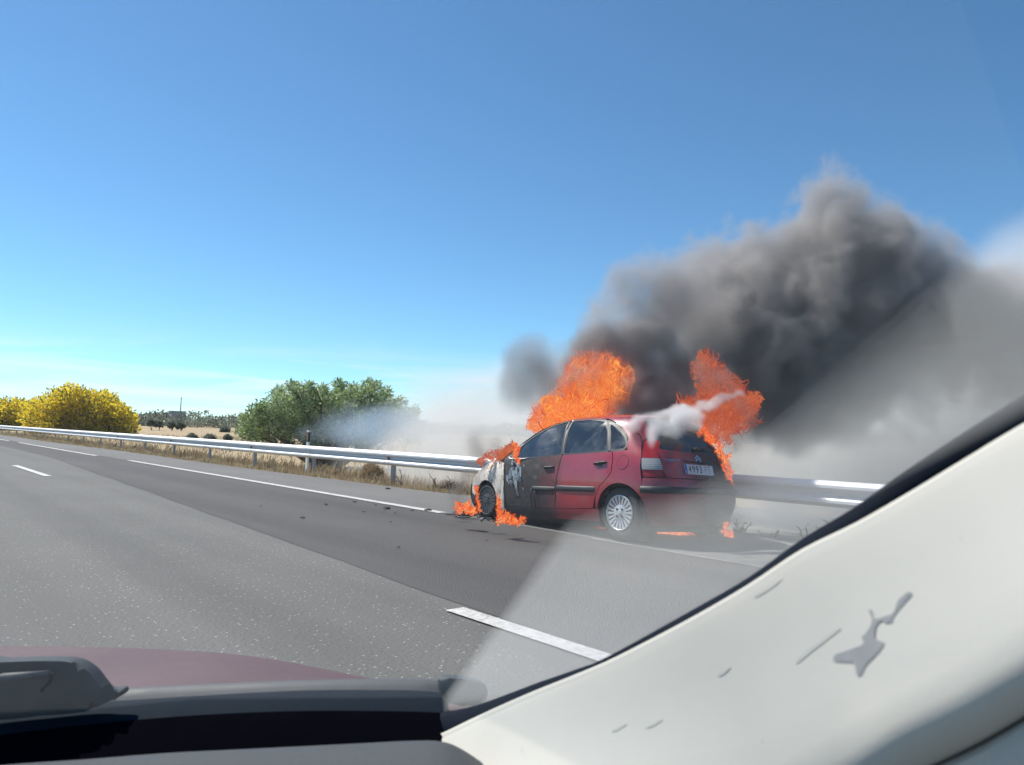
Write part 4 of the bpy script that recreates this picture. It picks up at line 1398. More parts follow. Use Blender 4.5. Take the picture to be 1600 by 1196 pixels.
# ------------------------------------------------------------------ smoke and fire
class GN:
    def __init__(s, name):
        s.t = bpy.data.node_groups.new(name, 'GeometryNodeTree')
        s.t.interface.new_socket('Geometry', in_out='INPUT', socket_type='NodeSocketGeometry')
        s.t.interface.new_socket('Geometry', in_out='OUTPUT', socket_type='NodeSocketGeometry')
        s.n, s.l = s.t.nodes, s.t.links
        s.gin = s.n.new('NodeGroupInput'); s.out = s.n.new('NodeGroupOutput')
        s.pos = s.n.new('GeometryNodeInputPosition').outputs[0]
    def math(s, op, a, b=None, c=None, clamp=False):
        x = s.n.new('ShaderNodeMath'); x.operation = op; x.use_clamp = clamp
        for i, v in enumerate((a, b, c)):
            if v is None: continue
            if isinstance(v, (int, float)): x.inputs[i].default_value = v
            else: s.l.new(v, x.inputs[i])
        return x.outputs[0]
    def vmath(s, op, a, b=None, scale=None):
        x = s.n.new('ShaderNodeVectorMath'); x.operation = op
        for i, v in enumerate((a, b)):
            if v is None: continue
            if isinstance(v, tuple): x.inputs[i].default_value = v
            else: s.l.new(v, x.inputs[i])
        if scale is not None: x.inputs['Scale'].default_value = scale
        return x
    def noise(s, vec, scale, detail=4, rough=0.55, color=False, ntype='FBM', dist=0.0, lac=2.0):
        x = s.n.new('ShaderNodeTexNoise')
        try: x.noise_type = ntype
        except Exception: pass
        x.inputs['Scale'].default_value = scale; x.inputs['Detail'].default_value = detail
        x.inputs['Roughness'].default_value = rough; x.inputs['Distortion'].default_value = dist
        x.inputs['Lacunarity'].default_value = lac
        s.l.new(vec, x.inputs['Vector'])
        return x.outputs['Color' if color else 'Fac']
    def rng(s, v, a, b, c=0., d=1., smooth=False):
        x = s.n.new('ShaderNodeMapRange')
        if smooth: x.interpolation_type = 'SMOOTHSTEP'
        for i, q in zip((1, 2, 3, 4), (a, b, c, d)): x.inputs[i].default_value = q
        s.l.new(v, x.inputs[0]); return x.outputs[0]
    def warp(s, vec, scale, amp, detail=3, shift=(0, 0, 0)):
        n = s.noise(s.vmath('ADD', vec, shift).outputs[0], scale, detail, 0.55, True)
        d = s.vmath('SUBTRACT', n, (.5, .5, .5)).outputs[0]
        return s.vmath('ADD', vec, s.vmath('SCALE', d, scale=amp).outputs[0]).outputs[0]
    def blobs(s, vec, bl, power=None):
        """sum of soft balls (x, y, z, r, weight)"""
        tot = None
        for (x, y, z, r, w) in bl:
            d = s.vmath('DISTANCE', vec, (x, y, z)).outputs['Value']
            q = s.rng(d, r, 0, 0, w, True)
            tot = q if tot is None else s.math('ADD', tot, q)
        return tot
    def cube(s, dens, lo, hi, vox):
        v = s.n.new('GeometryNodeVolumeCube')
        s.l.new(dens, v.inputs['Density'])
        v.inputs['Min'].default_value = lo; v.inputs['Max'].default_value = hi
        for ax, k in zip('XYZ', range(3)):
            v.inputs['Resolution '+ax].default_value = max(4, int((hi[k]-lo[k])/vox))
        return v.outputs[0]

def volume_mat(name, col, dens, aniso=0.2, emit=None):
    m = bpy.data.materials.new(name); m.use_nodes = True
    nt = m.node_tree; nt.nodes.clear()
    o = nt.nodes.new('ShaderNodeOutputMaterial'); p = nt.nodes.new('ShaderNodeVolumePrincipled')
    p.inputs['Color'].default_value = (*col, 1); p.inputs['Density'].default_value = dens; p.inputs['Anisotropy'].default_value = aniso
    p.inputs['Blackbody Intensity'].default_value = 0
    nt.links.new(p.outputs[0], o.inputs['Volume'])
    return m

def smoke(name, label, blobs, mat, vox, warp1, warp2, nz, thr, gain, seed=(0, 0, 0), pad=0.4, kind='stuff', stretch=(1, 1, 1), soft=1.0):
    """one voxel cloud: soft balls along the drift, torn by noise"""
    B = np.array([b[:4] for b in blobs])
    lo = tuple(float(q) for q in (B[:, :3]-B[:, 3:4]).min(0)-pad); hi = tuple(float(q) for q in (B[:, :3]+B[:, 3:4]).max(0)+pad)
    g = GN(name)
    p = g.warp(g.pos, warp1[0], warp1[1], 2, seed)
    p = g.warp(p, warp2[0], warp2[1], 3, tuple(q+7 for q in seed))
    f = g.blobs(p, blobs)
    ps = g.vmath('MULTIPLY', g.vmath('ADD', p, seed).outputs[0], stretch).outputs[0]
    n = g.noise(ps, nz[0], 6, nz[2])
    env = g.math('MINIMUM', g.math('MULTIPLY', f, 2.2), 1.0)
    d = g.math('ADD', f, g.math('MULTIPLY', g.math('MULTIPLY', g.math('SUBTRACT', n, 0.5), 2*nz[1]), env))
    d = g.math('MULTIPLY', g.math('SUBTRACT', d, thr), gain)
    d = g.math('MAXIMUM', d, 0.0); d = g.math('MINIMUM', d, 1.0)
    if soft != 1.0: d = g.math('POWER', d, soft)
    v = g.cube(d, lo, hi, vox)
    sm_ = g.n.new('GeometryNodeSetMaterial'); sm_.inputs['Material'].default_value = mat
    g.l.new(v, sm_.inputs[0]); g.l.new(sm_.outputs[0], g.out.inputs[0])
    vol = bpy.data.volumes.new(name); vol.materials.append(mat)
    o = bpy.data.objects.new(name, vol); link(o)
    md = o.modifiers.new('fill', 'NODES'); md.node_group = g.t
    return tag(o, label, kind=kind)

def wp(px, py, dist):
    """a point seen at a pixel, at a horizontal distance from the camera"""
    p = plant_pt(px, py, dist)
    return p
def ball(px, py, dist, rpx, w=1.0, dz=0.0):
    p = wp(px, py, dist)
    return (float(p[0]), float(p[1]), float(p[2]+dz), rpx/FPX*dist, w)

# the black plume: rises off the far side of the car, leans downwind to the right
DK = 11.6
plume = [ball(930, 545, 11, 85, 1), ball(890, 590, 10.9, 70, .9), ball(870, 560, 11, 50, .6), ball(985, 600, 10.8, 95, 1.1), ball(1030, 560, 11.2, 105, 1.1), ball(1000, 520, 11.4, 95, 1), ball(960, 530, 11.3, 85, .9),
         ball(1080, 520, 13.3, 130, 1.1), ball(1060, 450, 11.8, 115, 1), ball(1000, 440, 11.8, 90, .8), ball(1130, 420, 13.7, 125, 1), ball(1180, 480, 13.5, 150, 1.1), ball(1150, 580, 13.2, 130, 1.1),
         ball(1090, 630, 12.7, 110, 1.1), ball(1040, 650, 10.9, 85, 1.1), ball(980, 640, 10.9, 70, 1.0), ball(1200, 630, 13.1, 110, 1.1), ball(1240, 550, 13.5, 140, 1.1), ball(1250, 420, 13.9, 130, 1), ball(1290, 345, 14.1, 105, .95), ball(1302, 290, 14.2, 68, .95),
         ball(1335, 400, 14.2, 130, 1), ball(1395, 385, 14.5, 95, .85), ball(1330, 490, 14, 150, 1.0), ball(1420, 470, 14.5, 135, .95), ball(1490, 460, 14.9, 115, .8), ball(1390, 580, 14.3, 150, .85), ball(1300, 630, 13.9, 120, .9),
         ball(1500, 550, 15, 140, .8), ball(1590, 520, 15.5, 150, .75), ball(1700, 500, 16.1, 160, .7), ball(1820, 470, 16.7, 170, .6), ball(1250, 680, 13.6, 60, .7), ball(965, 455, 11.8, 70, .6), ball(925, 480, 11.6, 50, .5)]
smoke('black_smoke', 'thick dark grey smoke plume leaning away over the burning car', plume, volume_mat('black_smoke', (.57, .55, .54), 3.2, 0.1), .042,
      (.50, .8), (1.7, .6), (1.3, 2.0, .70), .42, 1.1, (3, 1, 2), pad=.9)
# the blackest smoke, straight off the flames
core = [ball(1105, 600, 9.95, 38, .85), ball(1150, 622, 10.0, 42, .85), ball(1135, 585, 10.0, 36, .8), ball(1170, 655, 9.9, 30, .75), ball(1100, 570, 10.0, 28, .7), ball(890, 590, 11, 60, .9), ball(925, 555, 11.1, 70, 1), ball(965, 545, 11.2, 70, 1), ball(985, 590, 11.1, 65, 1), ball(1010, 620, 11, 70, 1), ball(1050, 600, 11.1, 70, 1), ball(1050, 640, 11, 60, 1), ball(1020, 540, 11.3, 70, .9), ball(1090, 570, 11.3, 70, .9), ball(1130, 600, 12.7, 80, .9), ball(1180, 640, 12.7, 80, .95), ball(1220, 590, 12.9, 85, .85), ball(1160, 690, 12.4, 45, .8), ball(1000, 655, 10.9, 45, .9), ball(860, 610, 11, 45, .7), ball(1250, 530, 13.2, 80, .7), ball(845, 575, 11.2, 50, .6)]
smoke('black_smoke', 'blackest smoke rolling straight off the flames behind the roof', core, volume_mat('soot_smoke', (.34, .30, .285), 3.8, 0.2), .04,
      (.7, .6), (2.2, .35), (1.7, 1.5, .70), .34, 1.1, (6, 3, 1), pad=.8)
# thinner smoke torn off to the windward side of the plume
haze_l = [ball(830, 600, 11.5, 85, .9), ball(815, 560, 11.4, 60, .8), ball(800, 620, 11.6, 60, .6), ball(815, 590, 11.5, 60, .8), ball(850, 560, 11.4, 60, .7), ball(810, 560, 11.6, 40, .6), ball(870, 600, 11.2, 60, .8), ball(840, 640, 11, 55, .7), ball(905, 540, 11.5, 55, .7)]
smoke('thin_smoke', 'thin grey smoke drifting off the windscreen of the burning car', haze_l, volume_mat('thin_smoke', (.42, .43, .45), 2.3, 0.2), .045, (.8, .6), (2.5, .25), (1.4, 1.1, .66), .35, 1.0, (9, 4, 2), pad=1.0)
# pale smoke lying over the field behind the guardrail
low = []
for px, py, d, r, w in [(560, 735, 24, 70, .6), (620, 720, 22, 90, .9), (680, 700, 21, 110, 1.0), (740, 690, 19, 110, 1.0), (650, 745, 18, 75, 1), (720, 740, 16.5, 85, 1), (790, 690, 17, 110, 1.0), (690, 650, 22, 100, .55), (760, 640, 20, 100, .65), (830, 650, 18, 90, .7), (720, 620, 24, 130, .4), (800, 620, 22, 140, .45), (660, 670, 24, 110, .5), (880, 600, 20, 140, .4),
                        (1190, 720, 15.5, 150, 1.1), (1280, 700, 16, 160, 1.1), (1380, 690, 16.5, 170, 1.1), (1480, 650, 17, 180, 1.1), (1590, 620, 18, 190, 1.1), (1700, 600, 19, 190, 1.1), (1830, 600, 20, 200, 1), (1230, 790, 14.2, 120, 1.2), (1330, 790, 14.4, 130, 1.2), (1430, 770, 14.8, 140, 1.2), (1550, 750, 15.5, 160, 1.2), (1680, 730, 16, 160, 1.1),
                        (1120, 740, 15, 120, 1.0), (1040, 720, 15.2, 120, 1.0), (960, 700, 16, 120, 1.0), (880, 690, 16.5, 110, 1.0), (830, 710, 16, 100, 1.0), (1100, 660, 16, 120, .9), (1000, 650, 17, 110, .8), (900, 640, 18, 100, .8), (1520, 560, 18, 170, .8), (1600, 480, 19, 160, .7), (1700, 470, 20, 170, .7), (1250, 610, 17, 130, .9), (1400, 590, 17, 140, .9), (1180, 800, 11.9, 45, 1.1), (1250, 805, 11.9, 48, 1.1), (1320, 808, 12.0, 50, 1.1), (1390, 808, 12.2, 52, 1.1), (1220, 785, 12.6, 60, 1.1), (1330, 780, 12.8, 65, 1.1)]:
    low.append(ball(px, py, d, r, w))
smoke('pale_smoke', 'pale grey smoke bank lying over the field behind the guardrail', low, volume_mat('pale_smoke', (.86, .865, .86), 0.9, 0.15), .12, (.30, 1.2), (1.1, .45), (.6, .40, .6), .18, .8, (5, 5, 1), soft=1.0)
# blue-white wisps in front of the green tree
wisp = [ball(520, 668, 27, 80, .5), ball(590, 672, 26, 85, .55), ball(640, 665, 25, 80, .6), ball(540, 660, 27, 45, .8), ball(510, 672, 26.5, 40, .8), ball(570, 668, 26, 50, .9), ball(610, 665, 25.5, 50, .9), ball(640, 655, 25, 48, .8), ball(655, 678, 24, 50, .9), ball(590, 690, 25, 45, .9), ball(540, 692, 26, 40, .8), ball(430, 672, 27.5, 30, .4), ball(475, 680, 27, 30, .5), ball(545, 635, 27, 25, .5), ball(640, 625, 25.5, 28, .45), ball(690, 690, 22, 50, .8)]
smoke('blue_smoke', 'bluish thin smoke drifting across the foot of the green tree', wisp, volume_mat('blue_smoke', (.62, .78, .95), .55, 0.1), .13, (.25, 1.0), (.9, .5), (.55, .8, .6), .35, 1.0, (2, 8, 4))
# white jet of steam and powder across the roof corner
jet = []
RJ = random.Random(5)
for i in range(34):
    t_ = i/33
    jet.append(ball(978+182*t_, 668-52*t_ + RJ.gauss(0, 3), 9.0+1.0*t_, 20-8*t_ + RJ.uniform(-3, 4), .75))
for i in range(16):
    t_ = i/15
    jet.append(ball(1012+70*t_+RJ.gauss(0, 4), 676-24*t_+RJ.gauss(0, 7), 8.75+.4*t_, 22+RJ.uniform(-4, 5), .62))
for i in range(9):
    t_ = i/8
    jet.append(ball(1060+70*t_, 662+RJ.gauss(0, 5)+4*t_, 9.15+.3*t_, 15, .5))
jet += [ball(1018, 690, 8.65, 18, .55), ball(1022, 680, 8.68, 18, .6)]
smoke('white_smoke', 'white puff of steam blowing across the rear roof corner of the burning car', jet, volume_mat('white_smoke', (.95, .95, .94), 10.0, 0.0), .02, (2.0, .22), (6, .09), (4.5, 1.0, .64), .42, 1.0, (1, 6, 3), pad=.25)
# small wisps on the front door and in front of the nose
wis2 = [ball(846, 712, 8.6, 10, .6), ball(842, 728, 8.6, 10, .7), ball(838, 745, 8.6, 10, .6), ball(836, 762, 8.6, 9, .5), ball(852, 700, 8.7, 12, .55), ball(825, 700, 8.9, 14, .45), ball(928, 690, 8.2, 16, .4), ball(940, 698, 8.1, 14, .4)]
smoke('white_smoke', 'faint pale wisp curling up the blackened front door', wis2, volume_mat('wisp', (.85, .86, .88), 4.0, 0.0), .02, (3, .12), (9, .05), (6, .8, .6), .30, 1.2, (4, 4, 4), pad=.1)
nose = [ball(748, 712, 11.1, 28, .8), ball(732, 735, 11.1, 26, .8), ball(722, 752, 11.0, 24, .75), ball(716, 775, 10.8, 26, .75), ball(735, 695, 11.2, 26, .6), ball(775, 700, 11.1, 24, .6), ball(710, 795, 10.5, 22, .6), ball(750, 685, 11.2, 26, .5), ball(1143, 735, 8.3, 20, .7), ball(1135, 700, 8.6, 24, .7), ball(1152, 765, 8.2, 16, .5)]
smoke('black_smoke', 'dark sooty smoke rolling off the burnt nose of the car', nose, volume_mat('nose_smoke', (.30, .28, .27), 5.5, 0.1), .03, (2, .22), (6, .08), (3, .6, .64), .10, .9, (8, 2, 2), pad=.15)
# grey smoke pooled low behind the tail
tailsm = [ball(1085, 800, 8.0, 40, .55), ball(1120, 780, 8.05, 40, .6), ball(1060, 790, 7.85, 34, .45), ball(1130, 820, 8.0, 30, .5), ball(1110, 745, 8.2, 34, .45), ball(1150, 790, 8.3, 30, .4)]
smoke('grey_smoke', 'thin grey smoke hanging round the scorched rear bumper', tailsm, volume_mat('tail_smoke', (.55, .54, .53), 1.6, 0.1), .035, (1.5, .2), (5, .08), (3, .4, .6), .12, 1.0, (6, 1, 7), pad=.15)

# ---- flames: torn, stringy tongues grown from a noise field
def flame_mat(name, lo, mid, hi, strength, sc, a_lo, a_hi, a_base):
    """strings of fire: bright where a swirled noise crosses its mean, dull red and see-through between them"""
    m = bpy.data.materials.new(name); m.use_nodes = True
    nt = m.node_tree; N, L = nt.nodes, nt.links; N.clear()
    def M(op, a, b=None, c=None):
        x = N.new('ShaderNodeMath'); x.operation = op
        for i, v_ in enumerate((a, b, c)):
            if v_ is None: continue
            if isinstance(v_, (int, float)): x.inputs[i].default_value = v_
            else: L.new(v_, x.inputs[i])
        return x.outputs[0]
    def NZ(vec, scale, det, rough=.5, dist=0., out_='Fac'):
        x = N.new('ShaderNodeTexNoise'); x.inputs['Scale'].default_value = scale; x.inputs['Detail'].default_value = det
        x.inputs['Roughness'].default_value = rough; x.inputs['Distortion'].default_value = dist
        L.new(vec, x.inputs['Vector']); return x.outputs[out_]
    def MR(v_, a, b, c=0., d=1.):
        x = N.new('ShaderNodeMapRange')
        for i, q in zip((1, 2, 3, 4), (a, b, c, d)): x.inputs[i].default_value = q
        L.new(v_, x.inputs[0]); return x.outputs[0]
    out = N.new('ShaderNodeOutputMaterial'); em = N.new('ShaderNodeEmission'); tr = N.new('ShaderNodeBsdfTransparent'); mx = N.new('ShaderNodeMixShader')
    tc = N.new('ShaderNodeTexCoord').outputs['Object']
    w = NZ(tc, sc*.5, 2, .5, 0, 'Color')
    sw = N.new('ShaderNodeVectorMath'); sw.operation = 'MULTIPLY_ADD'; sw.inputs[1].default_value = (1.5/sc,)*3
    L.new(w, sw.inputs[0]); L.new(tc, sw.inputs[2])
    mp = N.new('ShaderNodeMapping'); mp.inputs['Scale'].default_value = (1, 1, .55); mp.inputs['Rotation'].default_value = (.35, -.45, 0)
    L.new(sw.outputs[0], mp.inputs[0])
    def strings(scale, wid):
        n = NZ(mp.outputs[0], scale, 2.5, .45, .8)
        return MR(M('ABSOLUTE', M('SUBTRACT', n, .5)), wid, 0.0)
    s1 = strings(sc, .055); s2 = strings(sc*2.1, .06)
    big = NZ(tc, sc*.4, 3, .55)
    st = M('MAXIMUM', s1, M('MULTIPLY', s2, .75))
    v_ = M('ADD', M('MULTIPLY', st, .50), MR(big, .30, .70, .0, .62))
    r = N.new('ShaderNodeValToRGB'); e = r.color_ramp.elements
    e[0].position = .08; e[0].color = (*lo, 1); e[1].position = 1.0; e[1].color = (*hi, 1)
    k = e.new(.52); k.color = (*mid, 1)
    L.new(v_, r.inputs[0]); L.new(r.outputs[0], em.inputs[0]); em.inputs[1].default_value = strength
    L.new(MR(v_, a_lo, a_hi, a_base, 1.0), mx.inputs[0]); L.new(tr.outputs[0], mx.inputs[1]); L.new(em.outputs[0], mx.inputs[2])
    L.new(mx.outputs[0], out.inputs[0])
    return m
def glow_mat(name, lo, hi, dens, emit):
    m = bpy.data.materials.new(name); m.use_nodes = True
    nt = m.node_tree; N, L = nt.nodes, nt.links; N.clear()
    out = N.new('ShaderNodeOutputMaterial'); p = N.new('ShaderNodeVolumePrincipled')
    at = N.new('ShaderNodeAttribute'); at.attribute_name = 'density'
    r = N.new('ShaderNodeValToRGB'); e = r.color_ramp.elements
    e[0].position = .15; e[0].color = (*lo, 1); e[1].position = .95; e[1].color = (*hi, 1)
    L.new(at.outputs['Fac'], r.inputs[0]); L.new(r.outputs[0], p.inputs['Emission Color'])
    ml = N.new('ShaderNodeMath'); ml.operation = 'MULTIPLY'; ml.inputs[1].default_value = emit
    L.new(at.outputs['Fac'], ml.inputs[0]); L.new(ml.outputs[0], p.inputs['Emission Strength'])
    p.inputs['Density'].default_value = dens; p.inputs['Color'].default_value = (.25, .12, .08, 1)
    p.inputs['Blackbody Intensity'].default_value = 0
    L.new(p.outputs[0], out.inputs['Volume'])
    return m
def flame_set(name, lo, mid, hi, sc, st, gd, ge):
    """stringy skin outside and inside, and the glowing gas"""
    return ([flame_mat(name+'_veil', lo, mid, hi, st, sc, .48, .95, .0),
             flame_mat(name+'_body', lo, mid, hi, st, sc*.9, .34, .85, .0)],
            glow_mat(name+'_gas', lo, tuple(a*.2+b*.8 for a, b in zip(mid, hi)), gd, ge))
MAT_FIRE = flame_set('flame_orange', (.42, .028, .008), (.92, .108, .018), (1.0, .46, .10), 6.5, .62, 8, 4.8)
MAT_FIRE_RED = flame_set('flame_red', (.34, .035, .022), (.70, .105, .042), (.86, .24, .09), 7.5, .40, 3.2, 1.4)
MAT_FIRE_SMALL = flame_set('flame_small', (.55, .05, .014), (.98, .18, .040), (1.0, .56, .2), 26, .60, 10, 9)

def strand_mat(name, cols, st):
    m = bpy.data.materials.new(name); m.use_nodes = True
    nt = m.node_tree; N, L = nt.nodes, nt.links; N.clear()
    out = N.new('ShaderNodeOutputMaterial'); em = N.new('ShaderNodeEmission'); g = N.new('ShaderNodeNewGeometry'); r = N.new('ShaderNodeValToRGB')
    e = r.color_ramp.elements
    while len(e) < len(cols): e.new(.5)
    for k, (el, c) in enumerate(zip(e, cols)): el.position = k/(len(cols)-1); el.color = (*c, 1)
    L.new(g.outputs['Random Per Island'], r.inputs[0]); L.new(r.outputs[0], em.inputs[0]); em.inputs[1].default_value = st
    L.new(em.outputs[0], out.inputs[0])
    return m
MAT_STRAND = strand_mat('fire_strand', [(.34, .02, .006), (.66, .06, .012), (.90, .11, .02), (1.0, .20, .04), (1.0, .46, .13)], .62)
MAT_STRAND_RED = strand_mat('fire_strand_red', [(.26, .022, .014), (.48, .05, .02), (.66, .10, .035), (.80, .20, .08)], .43)

def strands(balls, n, length, rad, seed, outside=0.0, up_=0.55, flat=False):
    """thin curling licks of fire started in the balls and drawn upward"""
    R = random.Random(seed)
    v, f = [], []
    w = [b[3] for b in balls]
    for _ in range(n):
        b = R.choices(balls, w)[0]
        d0 = Vector((R.gauss(0, 1), R.gauss(0, 1), R.gauss(0, 1))); d0.normalize()
        rr = b[3]*(outside + (1-outside)*R.random()**.6)
        q = Vector(b[:3]) + d0*rr
        L_ = length*R.uniform(.5, 1.3)
        d = (d0*.7 + Vector((R.gauss(0, .6), R.gauss(0, .6), up_*(.3 if flat else 1)+R.gauss(0, .5))))
        pts = [q]
        ns = 7
        for k in range(ns):
            s_ = Vector(mnoise.noise_vector(pts[-1]*(1.6/length)+Vector((seed, 0, 0))))
            d = (d.normalized()*.75 + s_*1.1 + Vector((0, 0, up_*.35 if not flat else .02)))
            pts.append(pts[-1] + d.normalized()*L_/ns)
            if pts[-1].z < .0 and flat: pts[-1].z = R.uniform(.005, .03)
        r0 = rad*R.uniform(.5, 1.3)
        tube_data(pts, [r0*.35, r0*.8, r0, r0*.95, r0*.8, r0*.6, r0*.35, r0*.1], 4, v, f, False)
    return v, f

def flame(label, blobs, mats, vox, warp1, nz, thr, seed, grp='flames on and under the burning car', stretch=(1, 1, .6), pad=.12, lean=(0, 0, 0)):
    mat, glow = mats
    if mats is MAT_FIRE_SMALL:
        RB = random.Random(len(label)); nb = []
        for q0, q1 in zip(blobs, blobs[1:]):
            dd_ = sqrt(sum((q0[k]-q1[k])**2 for k in range(3)))
            for j in range(3):
                t_ = j/3
                if dd_ > .35 and j: continue
                r_b = q0[3]*(1-t_)+q1[3]*t_
                nb.append(tuple(q0[k]*(1-t_)+q1[k]*t_+RB.gauss(0, r_b*.28) for k in range(3)) + (r_b*RB.uniform(.6, 1.1), 1.0))
                if RB.random() < .45:      # a lick pulled upward
                    for u_ in (1, 2):
                        nb.append((nb[-1][0]+RB.gauss(0, r_b*.2), nb[-1][1]+RB.gauss(0, r_b*.2), nb[-1][2]+r_b*.55, r_b*(.75-.22*u_), 1.0))
        blobs = nb + [blobs[-1]]
    B = np.array([b[:4] for b in blobs])
    c = B[:, :3].mean(0)
    bl = [(b[0]-c[0], b[1]-c[1], b[2]-c[2], b[3]*(1.22 if b[3] > .12 else .98), b[4]) for b in blobs]
    B = np.array([b[:4] for b in bl])
    lo = tuple(float(q) for q in (B[:, :3]-B[:, 3:4]).min(0)-pad); hi = tuple(float(q) for q in (B[:, :3]+B[:, 3:4]).max(0)+pad)
    is_small = mats is MAT_FIRE_SMALL
    big_r = max(b[3] for b in bl)
    if is_small:
        flat = 'puddle' in label or 'asphalt' in label
        V_, F_ = strands([(b[0]+c[0], b[1]+c[1], b[2]+c[2], b[3]*.72, 1) for b in bl], int(13*len(bl)) if len(bl) < 40 else 520, max(.035, big_r*1.0), max(.003, big_r*.07), len(label), 0, .5, flat)
    else:
        V_, F_ = strands([(b[0]+c[0], b[1]+c[1], b[2]+c[2], b[3]/1.22*.86, 1) for b in bl], 700 if big_r > .25 else 200, big_r*.42, .0065, len(label), .55, .5)
    V_ = [(q[0]-c[0], q[1]-c[1], q[2]-c[2]) for q in V_]
    st_mesh = bpy.data.meshes.new('flame'); st_mesh.from_pydata(V_, [], F_); st_mesh.materials.append(MAT_STRAND_RED if mats is MAT_FIRE_RED else MAT_STRAND)
    g = GN('flame')
    p = g.warp(g.pos, warp1[0], warp1[1], 3, seed)
    p = g.warp(p, warp1[0]*3.1, warp1[1]*.36, 3, tuple(q+3 for q in seed))
    tot = None
    for (x, y, z, r, w) in bl:
        q = g.rng(g.vmath('DISTANCE', p, (x, y, z)).outputs['Value'], r, 0, 0, w)
        tot = q if tot is None else g.math('SMOOTH_MAX', tot, q, .12)
    ps = g.vmath('MULTIPLY', g.warp(g.vmath('ADD', g.pos, seed).outputs[0], nz[0]*.45, .42/nz[0]*2, 3), stretch).outputs[0]
    n = g.noise(ps, nz[0], 4, .6)
    rid = g.math('MULTIPLY', g.math('ABSOLUTE', g.math('SUBTRACT', n, .5)), 2.0)
    lump = g.math('MULTIPLY', g.math('SUBTRACT', g.noise(ps, nz[0]*.42, 3, .55), .5), 2*nz[2])
    k = g.math('SUBTRACT', g.math('ADD', 1.0, lump), g.math('MULTIPLY', rid, nz[1]))
    d = g.math('MULTIPLY', tot, k)
    v = g.cube(d, lo, hi, vox)
    jn = g.n.new('GeometryNodeJoinGeometry')
    for mt, dt in zip(mat, (-.05, .10)):
        vm = g.n.new('GeometryNodeVolumeToMesh'); vm.inputs['Threshold'].default_value = thr+dt
        g.l.new(v, vm.inputs[0])
        sm_ = g.n.new('GeometryNodeSetMaterial'); sm_.inputs['Material'].default_value = mt
        g.l.new(vm.outputs[0], sm_.inputs[0]); g.l.new(sm_.outputs[0], jn.inputs[0])
    g.l.new(jn.outputs[0], g.out.inputs[0])
    me = bpy.data.meshes.new('flame')
    for mt in mat: me.materials.append(mt)
    o = bpy.data.objects.new('flame', me); link(o); o.location = tuple(c)
    o.modifiers.new('fire', 'NODES').node_group = g.t
    # bake to plain meshes: the stringy skin, and the free licks
    if is_small:
        o.modifiers.clear(); o.data = st_mesh; bpy.data.meshes.remove(me)
    else:
        dg = bpy.context.evaluated_depsgraph_get(); dg.update()
        m2 = bpy.data.meshes.new_from_object(o.evaluated_get(dg))
        o.modifiers.clear(); o.data = m2; bpy.data.meshes.remove(me)
        lk = link(bpy.data.objects.new('fire_licks', st_mesh), o); lk['kind'] = 'stuff'
    # the glowing gas between the strings
    g2 = GN('fire_glow')
    p2 = g2.warp(g2.pos, warp1[0], warp1[1], 3, seed)
    p2 = g2.warp(p2, warp1[0]*3.1, warp1[1]*.36, 3, tuple(q+3 for q in seed))
    tot = None
    for (x, y, z, r, w) in bl:
        q = g2.rng(g2.vmath('DISTANCE', p2, (x, y, z)).outputs['Value'], r, 0, 0, w)
        tot = q if tot is None else g2.math('SMOOTH_MAX', tot, q, .12)
    ps2 = g2.vmath('MULTIPLY', g2.warp(g2.vmath('ADD', g2.pos, seed).outputs[0], nz[0]*.45, .42/nz[0]*2, 3), stretch).outputs[0]
    n_ = g2.noise(ps2, nz[0], 3, .5)
    st_ = g2.rng(g2.math('ABSOLUTE', g2.math('SUBTRACT', n_, .5)), .10, 0.0, .25, 1.0)
    lump = g2.math('ADD', 1.0, g2.math('MULTIPLY', g2.math('SUBTRACT', g2.noise(ps2, nz[0]*.42, 3, .55), .5), 2*nz[2]))
    dd = g2.math('MULTIPLY', g2.rng(g2.math('MULTIPLY', tot, lump), thr-.10, thr+.22, 0, 1), st_)
    v2 = g2.cube(dd, lo, hi, vox*1.15)
    s2 = g2.n.new('GeometryNodeSetMaterial'); s2.inputs['Material'].default_value = glow
    g2.l.new(v2, s2.inputs[0]); g2.l.new(s2.outputs[0], g2.out.inputs[0])
    vd = bpy.data.volumes.new('fire_glow'); vd.materials.append(glow)
    ov = bpy.data.objects.new('fire_glow', vd); link(ov, o)
    ov.modifiers.new('fill', 'NODES').node_group = g2.t
    return tag(o, label, 'flame', grp)

